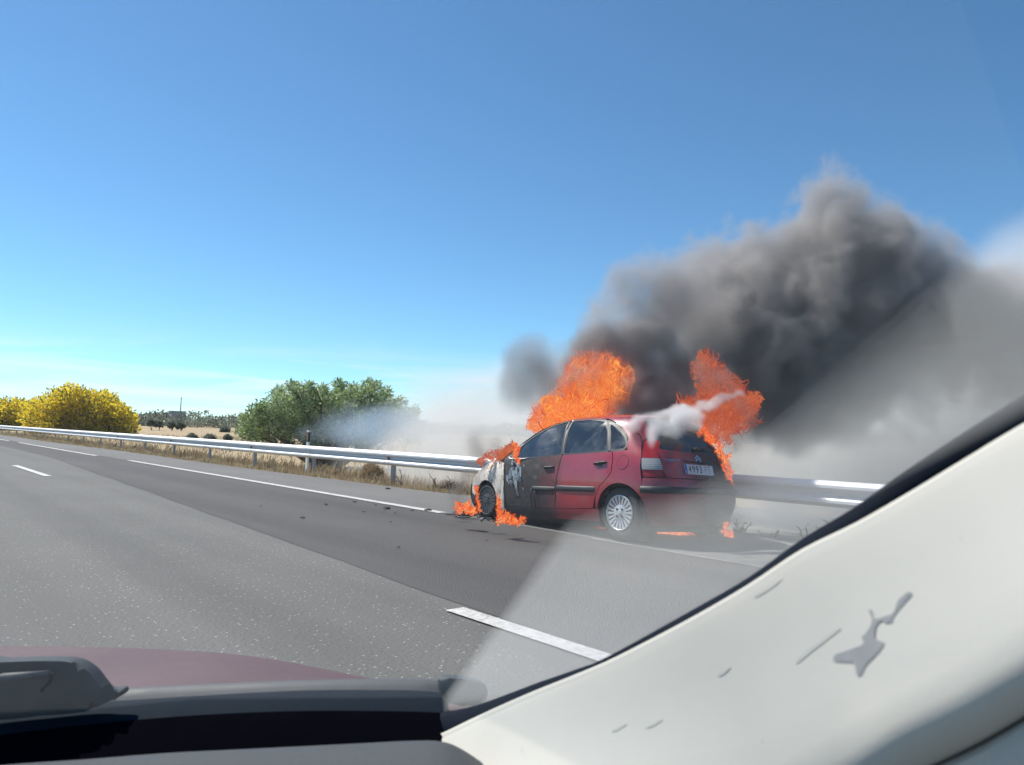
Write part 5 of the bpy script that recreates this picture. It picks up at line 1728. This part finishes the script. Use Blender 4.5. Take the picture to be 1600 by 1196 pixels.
flame('large billowing orange flame over the windscreen and front of the roof',
      [ball(865, 650, 10.9, 36, 1), ball(888, 640, 10.9, 38, 1), ball(915, 636, 10.9, 40, 1.05), ball(908, 606, 10.9, 40, 1.1), ball(932, 590, 10.9, 46, 1.15), ball(955, 598, 10.9, 40, 1.05), ball(912, 590, 10.9, 38, 1.05), ball(936, 622, 10.9, 40, 1), ball(934, 576, 11.0, 28, .9), ball(848, 662, 10.9, 24, .85), ball(966, 606, 10.9, 26, .8), ball(900, 655, 10.7, 36, 1), ball(872, 668, 10.7, 28, 1), ball(930, 645, 10.8, 30, .9)],
      MAT_FIRE, .015, (3.0, .32), (8.0, .60, .65), .29, (1, 2, 3))
flame('tall ragged red flame behind the rear window corner, split by the white steam',
      [ball(1102, 575, 10.6, 28, .9), ball(1118, 596, 10.6, 28, .95), ball(1135, 618, 10.6, 32, 1), ball(1150, 640, 10.6, 34, 1), ball(1120, 650, 10.5, 36, 1), ball(1090, 645, 10.4, 28, .85), ball(1160, 655, 10.6, 26, .85), ball(1130, 672, 10.3, 28, .95), ball(1170, 630, 10.7, 20, .7), ball(1070, 640, 10.3, 18, .7), ball(1110, 665, 10.2, 26, .9), ball(1108, 615, 10.6, 18, .7)],
      MAT_FIRE_RED, .015, (3.4, .38), (8.5, .9, 1.0), .25, (5, 1, 8))
flame('narrow orange flame licking down the edge of the rear window and tailgate',
      [ball(1098, 674, 9.15, 8.16, .9), ball(1108, 684, 9.05, 8.16, .9), ball(1116, 694, 8.95, 7.48, .9), ball(1123, 705, 8.85, 7.48, .9), ball(1131, 716, 8.8, 8.84, .95), ball(1136, 727, 8.75, 8.16, .9), ball(1140, 740, 8.7, 6.12, .85), ball(1142, 752, 8.7, 4.08, .7), ball(1126, 698, 8.95, 8.16, .8)],
      MAT_FIRE_SMALL, .0075, (8, .12), (17, .9, 1.0), .26, (2, 2, 2), stretch=(1, 1, .6), pad=.06)
flame('low flame burning across the bonnet at the base of the windscreen',
      [ball(768, 712, 10.8, 12, .9), ball(780, 709, 10.8, 13, 1), ball(793, 704, 10.7, 12, .95), ball(760, 717, 10.8, 10, .8), ball(787, 715, 10.7, 12, .95), ball(752, 721, 10.8, 8, .7), ball(800, 698, 10.7, 9, .8)],
      MAT_FIRE_RED, .009, (5, .20), (11, .9, 1.0), .26, (3, 9, 2), pad=.07)
flame('thin upright flame at the melted door mirror',
      [ball(806, 698, 9.02, 5, .9), ball(806, 707, 9.0, 6, 1), ball(808, 716, 8.96, 6.5, 1), ball(811, 723, 8.93, 6, .9)],
      MAT_FIRE_SMALL, .005, (9, .09), (26, .95, 1.1), .26, (3, 1, 2), pad=.04, stretch=(1, 1, .5))
flame('flame creeping round the front edge of the burnt wheel arch',
      [ball(744, 762, 9.42, 3.4, .9), ball(745, 770, 9.40, 3.4, 1), ball(746, 780, 9.36, 3, .9), ball(747, 789, 9.33, 3, .9), ball(750, 798, 9.30, 4, .9)],
      MAT_FIRE_SMALL, .005, (10, .09), (28, .95, 1.1), .26, (7, 1, 2), pad=.04, stretch=(1, 1, .5))
flame('flame under the front bumper on the scorched asphalt',
      [ball(716, 795, 9.6, 7, .8), ball(724, 797, 9.55, 8, 1), ball(733, 800, 9.5, 8, 1), ball(741, 799, 9.45, 7, .9), ball(728, 792, 9.6, 6, .8)],
      MAT_FIRE_SMALL, .005, (8, .09), (22, .95, 1.1), .26, (1, 7, 2), pad=.04)
flame('flame rising behind the front wheel against the sill',
      [ball(781, 785, 9.0, 3.6, .9), ball(781, 794, 8.97, 4.4, 1), ball(778, 803, 8.92, 5.2, 1), ball(783, 811, 8.85, 6.5, 1), ball(777, 777, 9.05, 3, .7)],
      MAT_FIRE_SMALL, .005, (9, .09), (25, .95, 1.1), .26, (1, 1, 9), pad=.04, stretch=(1, 1, .5))
flame('burning puddle spread on the asphalt beside the front wheel',
      [ball(788, 813, 8.8, 7, .9), ball(797, 813, 8.75, 7.5, 1), ball(806, 814, 8.72, 7, .95), ball(814, 815, 8.68, 5, .8), ball(780, 815, 8.85, 6, .8)],
      MAT_FIRE_SMALL, .005, (9, .09), (24, .95, 1.1), .26, (4, 1, 9), pad=.04)
def ground_ball(px, py, rpx, w=1.0):
    p = ground_at(px, py); d = sqrt(p[0]**2+p[1]**2)
    return (float(p[0]), float(p[1]), .02+.45*rpx/FPX*d, rpx/FPX*d, w)
flame('strip of fire burning on the ground under the rear bumper',
      [ground_ball(1014+7*i, 833+.6*i, 12, 1.0) for i in range(9)] + [ground_ball(1020+12*i, 829+.6*i, 10, .9) for i in range(4)],
      MAT_FIRE_SMALL, .005, (8, .09), (23, .95, 1.1), .26, (2, 6, 6), pad=.03)
flame('small flame on the ground under the burning tail corner',
      [ground_ball(1129, 838, 5, .9), ground_ball(1137, 841, 5, .9), ground_ball(1145, 843, 4, .8), ball(1134, 826, 8.35, 3.6, .9), ball(1135, 818, 8.35, 3.2, .8), ball(1132, 832, 8.35, 4, .9)],
      MAT_FIRE_SMALL, .005, (10, .09), (26, .95, 1.1), .26, (2, 3, 6), pad=.03)
flame('small flame on the ground ahead of the rear wheel',
      [ground_ball(931, 826, 4.5, .9), ground_ball(938, 827, 5, .95), ground_ball(945, 828, 4.5, .9)],
      MAT_FIRE_SMALL, .005, (10, .09), (26, .95, 1.1), .26, (9, 3, 6), pad=.03)

# charred scraps thrown on the asphalt
MAT_CHAR = plain('charcoal', (0.014, 0.013, 0.012), .9, 0, .4, 40, .4)
def scrap(px, py, r, seed, lab, grp=None, h=.35):
    p = ground_at(px, py)
    bm = bmesh.new(); bmesh.ops.create_icosphere(bm, subdivisions=2, radius=r)
    for v_ in bm.verts:
        k = 1+.5*mnoise.noise((v_.co.x/r*1.4+seed, v_.co.y/r*1.4, v_.co.z/r*1.4))
        v_.co = Vector((v_.co.x*k*1.3, v_.co.y*k, max(v_.co.z*k*h, -r*.15)))
    o = bmobj('charred_scrap', bm, MAT_CHAR, None, True, 60)
    o.location = (p[0], p[1], .02); o.rotation_euler = (0, 0, seed*1.7)
    return tag(o, lab, 'debris', 'charred scraps on the road')
SAME = 'small black charred scrap lying on the dark lane ahead of the burning car'
for i, (px, py, r) in enumerate([(473, 811, .028), (509, 790, .03), (554, 786, .032), (568, 802, .022), (617, 804, .016), (610, 818, .016), (587, 791, .02), (644, 800, .02), (622, 858, .018), (760, 847, .016), (407, 793, .02)]):
    scrap(px, py, r, i, SAME)
scrap(604, 796, .055, 21, 'largest black charred scrap on the dark lane, close to the edge line')
scrap(669, 799, .05, 22, 'black charred scrap lying on the end of the edge line')
scrap(606, 765, .05, 23, 'lone black charred scrap on the pale shoulder by the guardrail post')
def ash_pile():
    R2 = random.Random(3)
    v, f = [], []
    bm = bmesh.new()
    for k in range(150):
        px = R2.uniform(714, 806); py = 812 + R2.gauss(0, 3.5) - (px < 750)*9
        p = ground_at(px, py); r = R2.uniform(.012, .04)
        q = bmesh.ops.create_icosphere(bm, subdivisions=1, radius=r)
        bmesh.ops.transform(bm, matrix=Matrix.Translation((p[0], p[1], .015+r*.2)) @ Matrix.Rotation(R2.uniform(0, 3), 4, (R2.random(), R2.random(), 1)) @ Matrix.Diagonal((R2.uniform(.8, 2.2), R2.uniform(.5, 1), R2.uniform(.3, .8), 1)), verts=q['verts'])
    t = NT('ash_and_char'); gm = t.new('ShaderNodeNewGeometry')
    t.set(Base_Color=t.ramp(gm.outputs['Random Per Island'], [(.0, (.012, .011, .011)), (.72, (.03, .028, .027)), (.8, (.35, .33, .31)), (1., (.5, .48, .46))]), Roughness=.9)
    o = bmobj('burnt_debris', bm, t.m)
    tag(o, 'heap of ash and charred plastic under the burnt front wheel', kind='stuff')
ash_pile()
# ------------------------------------------------------------------ the car the picture is taken from: what shows through and round its windscreen
own = thing('passenger_car', 'interior of the car the view is taken from, cream windscreen pillar and dark dashboard', 'car', (0.0, 0.0, 0.0))

def P3(px, py, dep):
    return at_depth(px, py, dep)
def cream_mat():
    t = NT('cream_trim')
    c = t.coord()
    n = t.noise(c, 240, 3, 0.6); n2 = t.noise(c, 9, 5, 0.6)
    sc = t.noise(t.coord('Object', (14, 60, 60), (0, radians(30), radians(-40))), 1.0, 3, 0.5)
    base = t.mix(n2, (0.50, 0.482, 0.43), (0.555, 0.537, 0.48))
    scuff = t.math('MULTIPLY', t.rng(sc, 0.70, 0.78), t.rng(n2, 0.5, 0.62))
    t.set(Base_Color=t.mix(t.math('MULTIPLY', scuff, 0.5), base, (0.33, 0.32, 0.29)), Roughness=0.55)
    t.b.inputs['Specular IOR Level'].default_value = 0.25
    t.bump(n, 0.12, 0.001)
    return t.m
MAT_CREAM = cream_mat()
MAT_SEALBLACK = plain('rubber_seal', (0.006, 0.010, 0.018), 0.8, 0, 0.3, 60, 0.2, 0.1)
MAT_DASH = plain('dash_plastic', (0.060, 0.066, 0.070), 0.75, 0, 0.12, 120, 0.2, 0.3)
MAT_FRIT = plain('black_band', (0.003, 0.003, 0.005), 0.9, 0, 0.2, 30, 0, 0.0)
MAT_COWL = plain('cowl_plastic', (0.010, 0.016, 0.024), 0.8, 0, 0.2, 50, 0.1, 0.05)
MAT_COWLGREY = plain('weathered_plastic', (0.078, 0.083, 0.088), 0.6, 0, 0.2, 40, 0.1, 0.3)

# pillar: its edge against the glass runs from the foot (0.95 m off) up and back to 0.45 m
EDGE = [(560, 1196), (640, 1172), (691, 1152), (735, 1131), (780, 1110), (840, 1084), (900, 1060), (967, 1031), (1082, 971), (1170, 920), (1255, 864), (1340, 822), (1424, 774), (1510, 722), (1600, 668), (1720, 603), (1850, 530)]
def inv_dep(px):
    return 1.053 + (px-691)/909*0.947
edge_s = catmull(EDGE, 4)
TN = np.array([.478, .878])
prof_w = [(-6, 1.004), (0, 1.0), (6, .995), (16, .988), (40, .972), (80, .947), (140, .911), (200, .875), (260, .842), (300, .823), (330, .815), (355, .815), (375, .822), (386, .832), (390, .85), (396, .834), (404, .826), (450, .812), (560, .80), (760, .80)]
rows = []
for (px, py) in edge_s:
    dep = 1/inv_dep(px)
    k = min(1.0, max(0.10, (px-640)/420.0))
    rows.append([P3(px+TN[0]*w*(0.35+0.65*k if w > 0 else 1), py+TN[1]*w*(0.35+0.65*k if w > 0 else 1), dep*m) for w, m in prof_w])
v, f = loft(rows)
pil = meshobj('pillar_trim', v, [q[::-1] for q in f], MAT_CREAM, own, True, 50)
sm = pil.modifiers.new('thickness', 'SOLIDIFY'); sm.thickness = 0.004; sm.offset = 1

# black seal between trim and glass
SEAL_TOP = [(560, 1120), (640, 1122), (700, 1112), (745, 1102), (795, 1084), (840, 1067), (900, 1046), (950, 1026), (1082, 953), (1170, 902), (1255, 841), (1330, 796), (1404, 743), (1490, 686), (1600, 616), (1720, 538), (1850, 452)]
st = catmull(SEAL_TOP, 4)
rows = []
n = len(st)
for i, (px, py) in enumerate(st):
    ex, ey = edge_s[i]
    dep = 1/inv_dep((px+ex)/2)
    a = np.array(P3(px, py, dep*1.03)); b = np.array(P3(ex+TN[0]*3, ey+TN[1]*3, dep*1.012))
    mid = (a+b)/2
    toward = (CP-mid)/np.linalg.norm(CP-mid)
    hgt = np.linalg.norm(b-a)
    rows.append([a - toward*hgt*.3, a, a*.8+b*.2 + toward*hgt*.16, mid + toward*hgt*.22, a*.2+b*.8 + toward*hgt*.16, b, b - toward*hgt*.3])
v, f = loft(rows)
seal = meshobj('rubber_seal', v, [q[::-1] for q in f], MAT_SEALBLACK, own, True, 60)

# bonnet of this car
def bonnet_mat():
    t = NT('dusty_red_bonnet')
    n = t.noise(t.coord('Object', (1, 1, 1)), 3, 6, 0.6); n2 = t.noise(t.coord(), 60, 3, 0.7)
    t.set(Base_Color=t.mix(t.rng(n, 0.3, 0.7), (0.078, 0.028, 0.029), (0.105, 0.048, 0.047)), Roughness=t.rng(n2, 0.2, 0.8, 0.55, 0.7))
    t.b.inputs['Coat Weight'].default_value = 0.08
    t.b.inputs['Coat Roughness'].default_value = 0.25
    return t.m
MAT_BONNET = bonnet_mat()
far = catmull([(-260, 1018), (-100, 1010), (0, 1008), (150, 1009), (300, 1015), (390, 1023), (480, 1038), (600, 1063), (700, 1092), (760, 1112)], 4)
near = catmull([(-300, 1130), (-100, 1122), (0, 1118), (150, 1112), (300, 1104), (390, 1100), (480, 1097), (600, 1097), (700, 1104), (760, 1118)], 4)
rows = []
for k in range(9):
    t_ = k/8
    row = []
    for (a, b), (c, d) in zip(far, near):
        x, y = a+(c-a)*t_, b+(d-b)*t_
        dd = 1/((1-t_)/2.05+t_/1.12)
        p = P3(x, y, dd)
        row.append(p + np.array([0, 0, -0.004*(2*t_-1)**2]))
    rows.append(row)
# the lip turns down past the crest
rows.insert(0, [np.array(p)+np.array([fw[0]*.05, fw[1]*.05, -0.03]) for p in rows[0]])
rows.insert(0, [np.array(p)+np.array([fw[0]*.03, fw[1]*.03, -0.10]) for p in rows[0]])
v, f = loft(rows)
meshobj('bonnet', v, f, MAT_BONNET, own, True)

def band(name, top, bot, dt, db, mat, crown=0.006, n=6):
    A, B = catmull(top, 4), catmull(bot, 4)
    rows = []
    for k in range(n+1):
        t_ = k/n
        row = []
        for (a, b), (c, d) in zip(A, B):
            dd = 1/((1-t_)/dt+t_/db)
            p = P3(a+(c-a)*t_, b+(d-b)*t_, dd)
            row.append(p + up*crown*sin(pi*t_))
        rows.append(row)
    rows.insert(0, [p - up*.03 + fw*.01 for p in rows[0]])
    v, f = loft(rows)
    return meshobj(name, v, f, mat, own, True, 60)
band('wiper_cover', [(-120, 1090), (0, 1086), (160, 1077), (320, 1069), (480, 1063), (640, 1061), (690, 1062)], [(-120, 1116), (0, 1108), (160, 1098), (320, 1088), (480, 1080), (640, 1080), (690, 1086)], 1.08, 1.05, MAT_COWLGREY)
band('cowl_panel', [(-120, 1118), (0, 1107), (160, 1097), (320, 1087), (480, 1079), (640, 1079), (700, 1084)], [(-120, 1172), (0, 1150), (160, 1131), (320, 1118), (480, 1112), (640, 1114), (700, 1118)], 1.05, .99, MAT_COWL)
band('windscreen_frit', [(-120, 1172), (0, 1149), (160, 1130), (320, 1117), (480, 1111), (640, 1112), (720, 1116)], [(-120, 1225), (0, 1206), (160, 1194), (320, 1182), (480, 1176), (640, 1174), (720, 1178)], .985, .93, MAT_FRIT, .002)
dtop = catmull([(-140, 1212), (0, 1196), (130, 1187), (260, 1177), (400, 1170), (560, 1162), (640, 1158), (690, 1159), (722, 1171), (765, 1200), (830, 1245)], 4)
rows = []
for (dy, dd) in ((6, .86), (0, .845), (4, .83), (40, .76), (120, .66), (300, .53), (700, .42)):
    rows.append([P3(800+(x-800)*(1 if dy < 50 else 1+0.0006*dy), y+dy, dd) for x, y in dtop])
v, f = loft(rows)
meshobj('dashboard', v, f, MAT_DASH, own, True, 60)

def lump(name, outline, dep, thick, mat, bev=.008):
    bm = bmesh.new()
    pts = catmull(outline, 3, True)
    a = [bm.verts.new(P3(x, y, dep)) for x, y in pts]
    b = [bm.verts.new(np.array(P3(x, y, dep)) + np.array([fw[0], fw[1], 0])*thick) for x, y in pts]
    fa_ = bm.faces.new(a); bm.faces.new(b[::-1])
    for k in range(len(pts)):
        bm.faces.new((a[k], a[(k+1) % len(pts)], b[(k+1) % len(pts)], b[k]))
    bmesh.ops.bevel(bm, geom=list(fa_.edges), offset=bev, segments=3, affect='EDGES', profile=.6)
    return bmobj(name, bm, mat, own, True, 35)
wl_ = lump('wiper_arm', [(-60, 1036), (0, 1035), (70, 1033), (112, 1036), (138, 1050), (154, 1070), (166, 1082), (186, 1081), (186, 1090), (166, 1098), (135, 1112), (60, 1119), (-60, 1124)], .99, .022, plain('wiper_plastic', (0.030, 0.040, 0.046), .6, 0, .15, 60, .1, .3), .012)
# its raised rib and link
v, f = tube_data([P3(-60, 1064, .985), P3(20, 1058, .985), P3(78, 1052, .985)], [.006, .006, .004], 6); meshobj('rib', v, f, MAT_COWLGREY, wl_, True)
v, f = tube_data([P3(66, 1080, .982), P3(78, 1066, .982), P3(82, 1052, .982)], [.003, .003, .0025], 6); meshobj('link', v, f, MAT_COWL, wl_, True)
lump('wiper_tip', [(684, 1062), (712, 1061), (735, 1064), (755, 1073), (761, 1086), (757, 1098), (735, 1106), (705, 1099), (690, 1089)], 1.02, .015, plain('tip_plastic', (0.065, 0.08, 0.082), .6, 0, .15, 60, .1, .3), .008)

# windscreen pane: a thin slab through the foot of both pillars and along the seal; scattering films on it imitate the bright reflection in the glass
A3 = np.array(P3(720, 1118, 1.075)); B3 = np.array(P3(1600, 640, .53)); C3 = np.array(P3(-100, 1150, 1.02))
gn = np.cross(B3-A3, C3-A3); gn /= np.linalg.norm(gn)
if gn @ (CP-A3) < 0: gn = -gn
def on_glass(px, py):
    d = ray(px, py)
    return CP + d*(((A3-CP) @ gn)/(d @ gn))
def slab(name, outline, t0, t1, mat, parent):
    pts = [on_glass(*p) for p in outline]
    n = len(pts)
    v = [p+gn*t0 for p in pts] + [p+gn*t1 for p in pts]
    f = [tuple(range(n))[::-1], tuple(range(n, 2*n))]
    for k in range(n):
        f.append((k, (k+1) % n, n+(k+1) % n, n+k))
    bm = bmesh.new()
    vs = [bm.verts.new(p) for p in v]
    for q in f: bm.faces.new([vs[i] for i in q])
    return bmobj(name, bm, mat, parent)
def scatter_volume(name, dens, col, aniso):
    m = bpy.data.materials.new(name); m.use_nodes = True
    nt = m.node_tree; nt.nodes.clear()
    o = nt.nodes.new('ShaderNodeOutputMaterial'); s = nt.nodes.new('ShaderNodeVolumeScatter')
    s.inputs['Color'].default_value = (*col, 1); s.inputs['Density'].default_value = dens; s.inputs['Anisotropy'].default_value = aniso
    nt.links.new(s.outputs[0], o.inputs['Volume'])
    return m
GLASS_OUT = [(-140, 1140), (300, 1095), (690, 1092), (795, 1086), (950, 1028), (1255, 848), (1399, 752), (1610, 624), (1610, 300), (1500, -10), (800, -12), (-20, -12), (-140, 500)]
pane = slab('windscreen', GLASS_OUT, -.004, .0, scatter_volume('clean_glass', 3.0, (.93, .96, 1.0), 0.2), own)
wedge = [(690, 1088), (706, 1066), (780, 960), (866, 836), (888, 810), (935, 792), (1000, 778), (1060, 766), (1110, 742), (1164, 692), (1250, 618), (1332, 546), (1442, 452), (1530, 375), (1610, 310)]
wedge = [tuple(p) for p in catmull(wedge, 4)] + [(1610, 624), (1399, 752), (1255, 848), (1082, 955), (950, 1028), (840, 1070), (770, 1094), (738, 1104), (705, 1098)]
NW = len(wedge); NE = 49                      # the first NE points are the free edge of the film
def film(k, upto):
    """one layer of the imitated windscreen reflection: each layer starts a little further in, so the film thickens away from its edge"""
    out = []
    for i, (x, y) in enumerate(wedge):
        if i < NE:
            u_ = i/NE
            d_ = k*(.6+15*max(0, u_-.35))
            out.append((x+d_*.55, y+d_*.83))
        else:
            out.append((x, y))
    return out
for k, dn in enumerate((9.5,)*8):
    slab('reflection_film', film(k, 0), .0006+.0023*k, .0026+.0023*k, scatter_volume('reflection_scatter', dn, (1.0, .965, .88), 0.0), pane)

# shadow cast on the pillar trim, laid on as grey patches, and a few scuffs
from mathutils.bvhtree import BVHTree
_bv = BVHTree.FromPolygons([v_.co.copy() for v_ in pil.data.vertices], [tuple(p.vertices) for p in pil.data.polygons])
def trim_pt(px, py, lift):
    d = Vector(ray(px, py)).normalized()
    h = _bv.ray_cast(Vector(CP), d)
    if h[0] is None: return None
    n_ = h[1] if h[1].dot(d) < 0 else -h[1]
    return h[0] + n_*lift
def patch(name, outline, mat, nsm=4, lift=.0004):
    pts = catmull(outline, nsm, True)
    P2 = resample([tuple(p) for p in pts], 9)
    xs = [p[0] for p in P2]; ys = [p[1] for p in P2]
    allp = [Vector(p) for p in P2]
    y = min(ys)+5
    while y < max(ys):
        x = min(xs)+5
        while x < max(xs):
            if inpoly((x, y), P2) and min(np.hypot(np.array(xs)-x, np.array(ys)-y)) > 4: allp.append(Vector((x, y)))
            x += 10
        y += 10
    vs, es, fs, *_ = delaunay_2d_cdt(allp, [(i, (i+1) % len(P2)) for i in range(len(P2))], [], 0, 1e-4)
    V = [trim_pt(p.x, p.y, lift) for p in vs]
    if any(p is None for p in V): return None
    F = [tuple(f_) for f_ in fs if inpoly((sum(vs[i].x for i in f_)/len(f_), sum(vs[i].y for i in f_)/len(f_)), P2)]
    return meshobj(name, V, F, mat, pil, True)
SHADOW_SHAPE = [(1418, 925), (1426, 929), (1414, 944), (1398, 963), (1394, 974), (1385, 972), (1380, 968), (1371, 973), (1366, 985), (1366, 1000), (1382, 1004), (1374, 1020), (1355, 1040), (1346, 1056), (1338, 1054), (1334, 1038), (1318, 1036), (1302, 1033), (1306, 1022), (1328, 1018), (1348, 1006), (1346, 996), (1352, 990), (1360, 978), (1362, 966), (1357, 955), (1362, 953), (1368, 966), (1384, 962), (1395, 958), (1406, 940)]
sx_, sy_ = np.mean(np.array(SHADOW_SHAPE), axis=0)
MAT_SHADOW = plain('shadow_grey', (0.245, 0.25, 0.25), .7, 0, .25, 60)
patch('stain', SHADOW_SHAPE, plain('shadow_edge', (0.37, 0.365, 0.345), .7, 0, .1, 60), lift=.0004)  # paler edge of the painted cast shadow, not a stain
patch('stain', inset(SHADOW_SHAPE, 2.2), MAT_SHADOW, lift=.0007)  # darker core of the painted cast shadow, not a stain
for o_ in ([(1244, 1034), (1262, 1016), (1290, 996), (1310, 982), (1312, 985), (1292, 1001), (1266, 1021), (1248, 1036)],
           [(1010, 1136), (1028, 1127), (1036, 1124), (1030, 1130), (1014, 1138)],
           [(1122, 1054), (1134, 1046), (1142, 1042), (1136, 1050), (1126, 1057)],
           [(956, 1142), (970, 1135), (980, 1131), (972, 1138), (960, 1144)],
           [(1180, 930), (1206, 915), (1224, 904), (1208, 918), (1184, 933)]):
    patch('scuff', o_, plain('scuff', (0.455, 0.445, 0.41), .7), 3)
